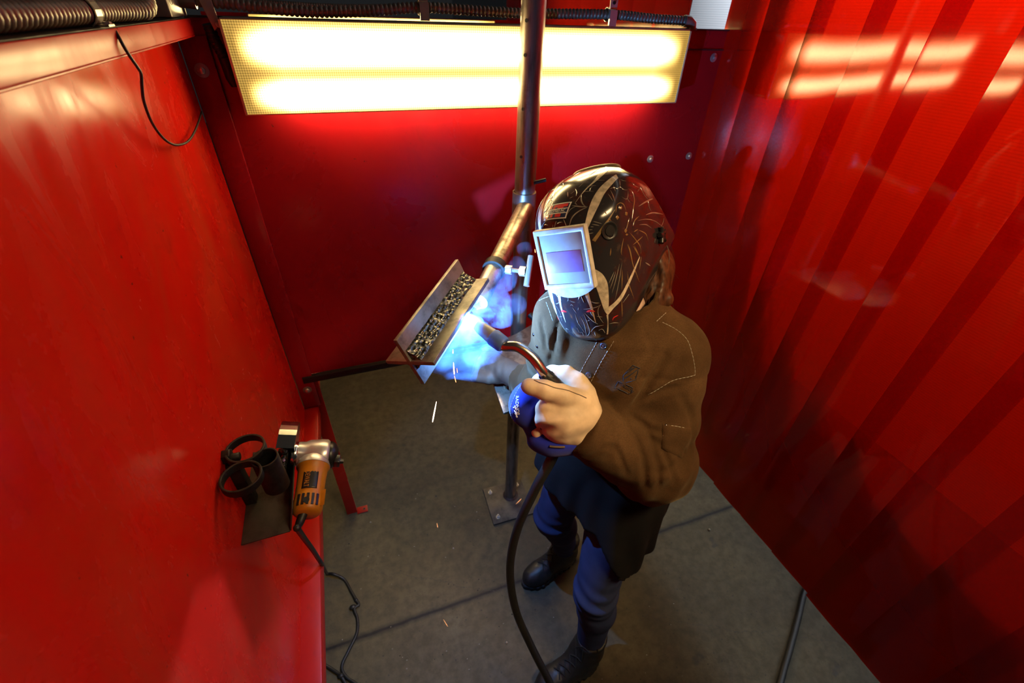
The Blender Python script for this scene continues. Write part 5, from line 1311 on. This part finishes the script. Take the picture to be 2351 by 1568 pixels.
part(MB().lathe(q-gu*.003, gu, [(0,0),(0,.0062),(.004,.0058),(.004,0)], 18), 'brush_cap', M['blackplastic'], bd)
# name plate
pc = GH+ga*(.032+.40*(GLn-.032)); 
def npt(u, v, r=.0272):   # u along the body, v around it
    a = v/.0265; d = gu*math.cos(a)-gs*math.sin(a)
    return pc+ga*u+d*r
mbp = MB(); n = 10; vs = []
for j in range(n+1):
    for i in range(n+1): vs.append(npt(-.019+.038*i/n, -.016+.028*j/n))
mbp.add(vs, [(j*(n+1)+i, j*(n+1)+i+1, (j+1)*(n+1)+i+1, (j+1)*(n+1)+i) for j in range(n) for i in range(n)], 0, True)
lb = part(mbp, 'name_plate', M['blackplastic'], gr, 0, GI)
md = lb.modifiers.new('thickness', 'SOLIDIFY'); md.thickness = .0006
me = text_mesh('DEWALT', .0125, M['yellow'], 'lettering', lb, (0,0,0), (1,0,0), (0,1,0), .0)
for v in me.vertices: v.co = npt(v.co.x*.66, v.co.y-.008, .0281)
put(bpy.data.objects.new('lettering', me), lb)
# gear case
gc = MB()
gc.lathe(GH+ga*.004, -gs, [(-.036,0),(-.036,.024),(-.030,.0255),(-.020,.026),(-.012,.030),(.006,.0315),(.010,.0325),(.022,.0325),(.026,.030),(.030,.022),(.030,0)], 32)
gc.lathe(GH, ga, [(.002,.020),(.014,.027),(.022,.031),(.0305,.0325),(.034,.0325),(.034,0)], 32, 0, True, gu)
for sx, sy in ((1,.3),(-1,.3),(.8,-.8),(-.8,-.8)):
    gc.lathe(GH+ga*.022+gs*sx*.024+gu*(sy*.022+.006), -ga, [(-.006,0),(-.006,.0058),(.006,.0058),(.0065,.0045),(.0065,0)], 12)
part(gc, 'gear_case', M['alloy'], gr, .0004, GI)
part(MB().lathe(GH+ga*.004-gs*.027, -gs, [(0,.0285),(.004,.029),(.012,.024),(.018,.014),(.019,0)], 28), 'case_cap', M['blackplastic'], gr, 0, GI)
part(MB().obox(GH+ga*.020-gs*.044+gu*.004, [ga,gs,gu], (.009,.006,.011)).lathe(GH+ga*.020-gs*.05+gu*.004, -gs, [(0,.006),(.007,.005),(.007,0)], 12), 'lock_button', M['blackplastic'], gr, .0015, GI)
part(MB().lathe(GH+ga*.004+gs*.036, gs, [(-.006,.022),(-.002,.0255),(.004,.0255),(.004,.0215),(.008,.0215),(.008,.0)], 30), 'clamp_collar', M['chrome'], gr, 0, GI)
WC = GH+ga*.004+gs*.056
wh = MB(); wh.lathe(WC, gs, [(-.006,0),(-.006,.020),(.006,.020),(.006,.010),(.014,.010),(.014,0)], 24)
part(wh, 'wheel_hub', M['blackmetal'], gr, 0, GI)
kn = MB()
for k in range(22):
    a = 2*math.pi*k/22; d = ga*math.cos(a)+gu*math.sin(a); e = d.cross(gs)
    for s_ in (-1, 1):
        kn.tube([WC+d*r+gs*s_*.003*math.cos((r-.02)*300)+e*s_*.003*math.sin((r-.02)*300) for r in [.018+.0048*i for i in range(10)]], [.0026]*7+[.0034,.0042,.003], 7)
part(kn, 'wire_wheel', M['weld'], gr, 0, GI)['label'] = 'twisted wire knot wheel'
gd = MB(); R0 = .066
A_ = [math.radians(-105+12*k) for k in range(19)]
pt = lambda a, r, o: WC+(-ga*math.cos(a)+gu*math.sin(a))*r+gs*o
for p, q in zip(A_[:-1], A_[1:]):
    gd.add([pt(p,R0,-.016),pt(q,R0,-.016),pt(q,R0,.014),pt(p,R0,.014),pt(p,R0-.002,-.016),pt(q,R0-.002,-.016),pt(q,R0-.002,.014),pt(p,R0-.002,.014)], [(0,1,2,3),(7,6,5,4),(3,2,6,7),(0,4,5,1)], 0, True)
    gd.add([pt(p,R0,-.016),pt(q,R0,-.016),pt(q,.019,-.016),pt(p,.019,-.016),pt(p,R0,-.018),pt(q,R0,-.018),pt(q,.019,-.018),pt(p,.019,-.018)], [(0,1,2,3),(7,6,5,4),(0,4,5,1)], 0, False)
    gd.add([pt(p,R0,.014),pt(q,R0,.014),pt(q,R0-.008,.0155),pt(p,R0-.008,.0155),pt(p,R0,.0125),pt(q,R0,.0125),pt(q,R0-.008,.014),pt(p,R0-.008,.014)], [(0,1,2,3),(7,6,5,4),(3,2,6,7)], 0, True)
part(gd, 'wheel_guard', M['chrome'], gr, 0, GI)['label'] = 'polished steel wheel guard'
ce = GH+ga*GLn
c1 = Vector((-0.1986, 0.563, 1.165))
part(MB().tube([GH+ga*(GLn-.004)+gs*.006, ce+ga*.012+gs*.010-gu*.004, c1], [.0085,.0078,.0055], 14, sub=5).ball(c1, .0072), 'cord_sleeve', M['rubber'], gr, 0, GI)
CORD = [c1, Vector((-0.2166, 0.627, 1.03)), Vector((-0.2294, 0.6818, 0.9)), Vector((-0.2387, 0.7193, 0.8)), Vector((-0.2431, 0.74, 0.737)), Vector((-0.2843, 0.8684, 0.5)), Vector((-0.3452, 1.0591, 0.15)), Vector((-0.3626, 1.1208, 0.025)), Vector((-0.3378, 1.1079, 0.03)), Vector((-0.3017, 1.0851, 0.006)), Vector((-0.2774, 1.0267, 0.006)), Vector((-0.2595, 0.9821, 0.008)), Vector((-0.2509, 0.9616, 0.008)), Vector((-0.2682, 0.9494, 0.01)),
        Vector((-0.2603, 0.908, 0.006)), Vector((-0.2672, 0.857, 0.006)), Vector((-0.3006, 0.8069, 0.006)), Vector((-0.3259, 0.7645, 0.006)), Vector((-0.3114, 0.7244, 0.006)), Vector((-0.2709, 0.683, 0.006)), Vector((-0.2119, 0.6035, 0.006))]
cdm = MB().tube(CORD, .0055, 10, sub=8).ball((-0.274, 0.9574, 0.012), .010, scale=(1.3,1,.9)).ball(CORD[11], .0075)
part(cdm, 'power_cord', M['rubber'], gr, 0, GI)
b = MB(); C2 = [Vector((-0.4677, 0.8571, 0.006)), Vector((-0.3897, 0.7937, 0.006)), Vector((-0.3412, 0.748, 0.008)), Vector((-0.3296, 0.7335, 0.01)), Vector((-0.3141, 0.702, 0.006)), Vector((-0.2693, 0.6108, 0.006))]
b.tube(C2, .006, 10, sub=8).ball(C2[3], .0095, scale=(1.2,1,1))
tag(b.build('extension_cord', M['rubber']), 'short run of black cord with a knot on the floor beside the red bottom channel', 'cord')

# ------------------------------------------------------------------ sparks, chips and smoke
spk = emis('glowing_spark', (1.0, .42, .16), 3.0)
spw = emis('white_hot_spark', (1.0, .74, .52), 6.0)
def spark(a, b, r, label, m=None):
    A_, B_ = Vector(a), Vector(b)
    o = MB().tube([A_, A_.lerp(B_, .35), A_.lerp(B_, .8), B_], [r*.35, r*.8, r, r*.5], 8).build('spark', m or spk)
    tag(o, label, 'spark', 'glowing welding sparks')
spark((0.0935, 0.6586, 1.3136), (0.0788, 0.6379, 1.2803), .0014, 'long glowing spark falling alone below the steel cross piece', spw)
spark((0.1364, 0.6764, 1.3904), (0.1338, 0.6623, 1.3713), .0012, 'bright spark dropping just under the lower edge of the smoke', spw)
spark((0.1365, 0.6763, 1.3567), (0.1373, 0.6672, 1.3456), .0008, 'dim spark at the tail of the bright one under the smoke')
spark((0.1338, 0.6599, 1.4355), (0.1323, 0.6552, 1.429), .0009, 'tiny spark inside the lower smoke')
spark((0.1929, 0.7036, 1.4856), (0.209, 0.7021, 1.4915), .0010, 'orange spark flying right beside the arm pipe')
spark((0.1972, 0.7185, 1.4897), (0.2093, 0.7233, 1.5016), .0008, 'faint orange spark flying up along the arm pipe')
spark((0.3707, 0.8512, 1.5223), (0.3702, 0.8465, 1.516), .0011, 'red spark at the top of the tee handle')
spark((0.1473, 0.6982, 1.3559), (0.1464, 0.6923, 1.348), .0007, 'small red spark right of the bright one under the smoke')
spark((0.5046, 1.1866, 0.014), (0.5384, 1.2045, 0.016), .0007, 'orange glowing sliver on the floor plate of the stand')
spark((0.1196, 1.216, 0.003), (0.1188, 1.193, 0.003), .0006, 'thin orange sliver on the concrete left of the floor plate')
spark((0.0577, 0.8002, 0.003), (0.0682, 0.7702, 0.003), .0004, 'thin dull orange sliver on the concrete near the floor joint')
rnd = random.Random(11); dm = MB()
for k in range(260):
    x, y = rnd.uniform(-.4, 1.0), rnd.uniform(.15, 1.5)
    s = rnd.uniform(.0008, .0030)*(1.6 if rnd.random() < .07 else 1)
    dm.ball((x, y, s*.5), s, 6, 4, 0 if rnd.random() < .35 else 1, (1, rnd.uniform(.5, 1), .6))
for x, y, s in ((0.1641, 1.0731, .0035), (0.2676, 0.6423, .0050), (-0.321, 0.8559, .0022), (1.3262, 0.7747, .0060)):
    dm.ball((x, y, s*.5), s, 8, 6, 0)
tag(dm.build('floor_chips', [M['galv'], M['blackmetal']]), 'pale and dark metal chips scattered on the concrete', 'chips', kind='stuff')

def smoke_mat():
    t = NT('welding_fume'); v = t.obj()
    warp = t.noise(v, 9, 3)
    n1 = t.noise(v, 16, 6, .62, 1.2)
    dens = t.math('MULTIPLY', t.ramp(n1, [(.42, 0), (.74, 1)]), SMOKE_DENS)
    vs_ = t.n('ShaderNodeVolumeScatter'); vs_.inputs['Color'].default_value = (.26, .47, 1, 1); vs_.inputs['Anisotropy'].default_value = .1
    t.l(dens, vs_.inputs['Density'])
    t.l(vs_.outputs[0], t.out.inputs['Volume'])
    return t.m
SMOKE_DENS = 10.0
SMK = ((0.1861, 0.7597, 1.3935, 0.042), (0.1573, 0.7407, 1.3639, 0.036), (0.1897, 0.7316, 1.3513, 0.034), (0.2295, 0.7437, 1.3521, 0.03), (0.1303, 0.7223, 1.3445, 0.022), (0.1421, 0.7169, 1.3266, 0.016), (0.1769, 0.7226, 1.3253, 0.022), (0.1019, 0.7185, 1.3429, 0.01), (0.2373, 0.808, 1.4035, 0.03), (0.278, 0.8392, 1.412, 0.032), (0.3176, 0.8944, 1.4335, 0.03), (0.3638, 0.9456, 1.4364, 0.026), (0.4095, 1.006, 1.4506, 0.02), (0.284, 0.8239, 1.3787, 0.03), (0.3413, 0.8918, 1.3576, 0.03))
def f_smoke(P):
    d = None
    for x, y, z, r in SMK:
        c = np.linalg.norm(P-v3(x, y, z), axis=1)-r
        d = c if d is None else sm(d, c, .022)
    return d+.007*vnoise(P, 75, 1)+.004*vnoise(P, 160, 3)
smk = sdf_obj('welding_smoke', f_smoke, (.0,.58,1.14), (.55,1.12,1.68), .0075, smoke_mat())
tag(smk, 'bluish white welding fume drifting from the arc past the pipe arm', 'smoke', kind='stuff')
